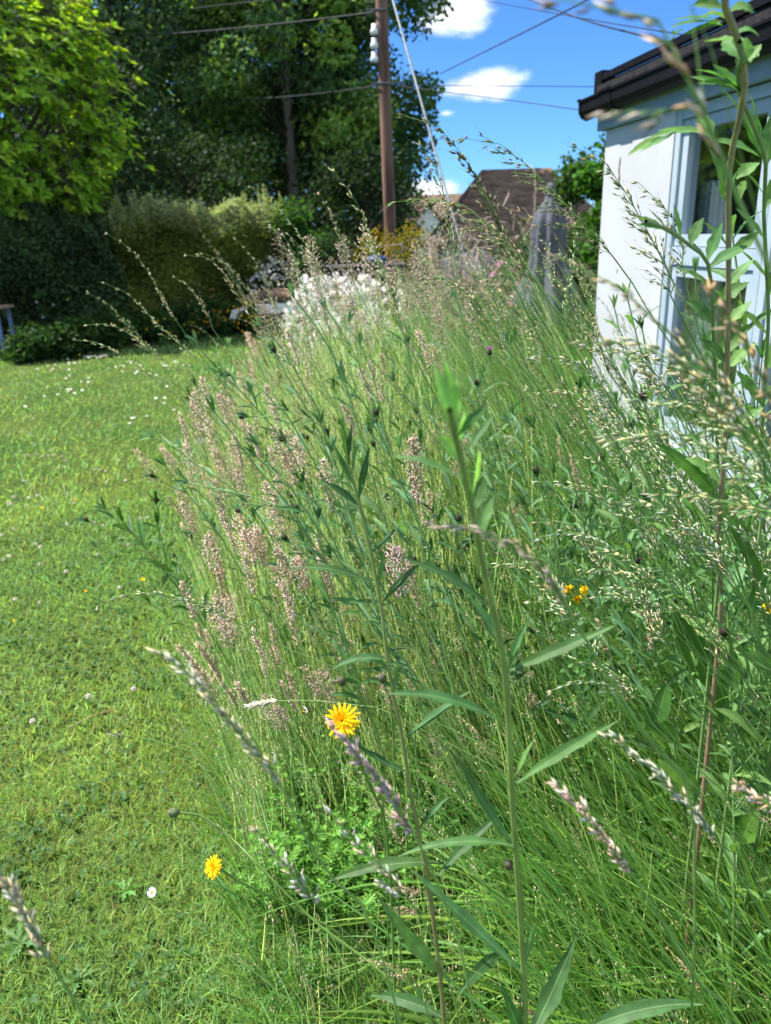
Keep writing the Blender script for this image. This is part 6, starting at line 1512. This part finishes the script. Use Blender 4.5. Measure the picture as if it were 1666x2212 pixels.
# rosettes of toothed leaves in the near turf
def rosette(label, px, py, n_, L_, w, col):
    p = gnd(px, py); t = thing('dandelion_rosette', label, 'wild plant', p); g = Geo()
    for k in range(n_):
        a = k * 2.4 + rng.uniform(0, .5); d = np.array([math.cos(a), math.sin(a), 0]); l_ = L_ * rng.uniform(.6, 1.1)
        lance(g, [0, 0, .004], d * l_ + [0, 0, .012], w * rng.uniform(.8, 1.2), .08, col, True, 14, (0, 0, 1), .45)
    g.build('foliage', M_LEAF, t)
rosette('flat rosette of jagged grey-green leaves at the bottom left of the lawn', 45, 2040, 10, .065, .008, (.10, .21, .055))
rosette('flat rosette of jagged leaves in the lawn under the blurred grass heads', 170, 2120, 8, .055, .007, (.10, .21, .055))
rosette('low broad leaved rosette in the grass at the lower hawkbit foot', 620, 2110, 9, .12, .012, (.08, .20, .045))
rosette('small rosette of rounded leaves beside the small daisy', 270, 1930, 7, .05, .008, (.11, .25, .05))

# straw lying on the lawn, pale plastic pot at the edge, hoverfly
a_, b_ = gnd(147, 1573, .012), gnd(247, 1532, .014)
g = Geo(); tube1(g, curve([a_, (a_ + b_) / 2 + [0, 0, .008], b_], 12), .0016, 5, (.42, .28, .16)); tag(g.build('dry_straw', M_SEED), 'dry tan straw lying across the mown lawn', 'straw')
a_, b_ = gnd(560, 1855, .06), gnd(620, 1880, .03)
g = Geo(); tube1(g, curve([a_, a_ + (b_ - a_) * .5 + [0, 0, .01], b_], 12), .002, 5, (.32, .08, .09)); tag(g.build('red_runner', M_STEM), 'short reddish stem creeping right of the lower hawkbit', 'plant stem')
p = gnd(442, 990); g = Geo(); lathe(g, (0, 0, 0), [(.001, .0), (.045, .0), (.055, .12), (.062, .12), (.062, .135), (.052, .135), (.044, .01)], 20)
o = g.build('plastic_pot', surf('pale_blue_plastic', (.45, .52, .66), (.52, .58, .70), 4, .5, .4)); o.location = tuple(p); tag(o, 'pale bluish plastic pot half hidden at the meadow edge', 'plant pot')
c = at(660, 1537, .80); t = thing('hoverfly', 'tiny black and yellow striped hoverfly hovering left of the upper flower', 'insect', c, R(20))
g = Geo(); pr = [(.0002, -.006), (.0012, -.005), (.0016, -.003), (.0015, -.001), (.0011, .0), (.0016, .0015), (.0016, .003), (.0009, .004), (.0013, .0045), (.0012, .006), (.0002, .0065)]
th = np.arange(8) * np.pi / 4; v = np.array([[z, q * math.cos(a), q * math.sin(a)] for q, z in pr for a in th]); cols_ = [(.5, .3, .01), (.02, .02, .02), (.5, .3, .01), (.02, .02, .02), (.05, .04, .02), (.08, .06, .03), (.05, .04, .02), (.02, .02, .02), (.12, .03, .02), (.10, .03, .02)]
for i in range(10): g.add(v[i * 8:(i + 2) * 8], [[j, (j + 1) % 8, (j + 1) % 8 + 8, j + 8] for j in range(8)], cols_[i])
g.build('body', M_BUD, t)
for s in (-1, 1):
    g = Geo(); blades(g, np.array([[.002, 0, .0014]]), norm(np.array([[-.3, s * 1., .25]])), np.array([.0085]), np.array([.0014]), np.zeros((1, 3)), 5, 'leaf', 2, 0, (.5, .5, .5), 0, np.array([[1., 0, 0]])); g.build('wing', M_PETAL, t)
# weed sprouting on the roof
w0 = WP([[.75, -.02, ft + .16]])[0]; t = thing('roof_weed', 'small weed sprouting from the roof edge above the gutter', 'weed', w0)
g = Geo(); tube1(g, [[0, 0, 0], [0, 0, .09]], .002, 4, (.12, .2, .06)); g.build('stem', M_STEM, t)
g = Geo()
for k in range(7): a = k * 2.1; z = .03 + .01 * k; lance(g, [0, 0, z], [math.cos(a) * .05, math.sin(a) * .05, z + .02], .009, .1, (.08, .16, .04), False, 5)
g.build('foliage', M_LEAF, t)
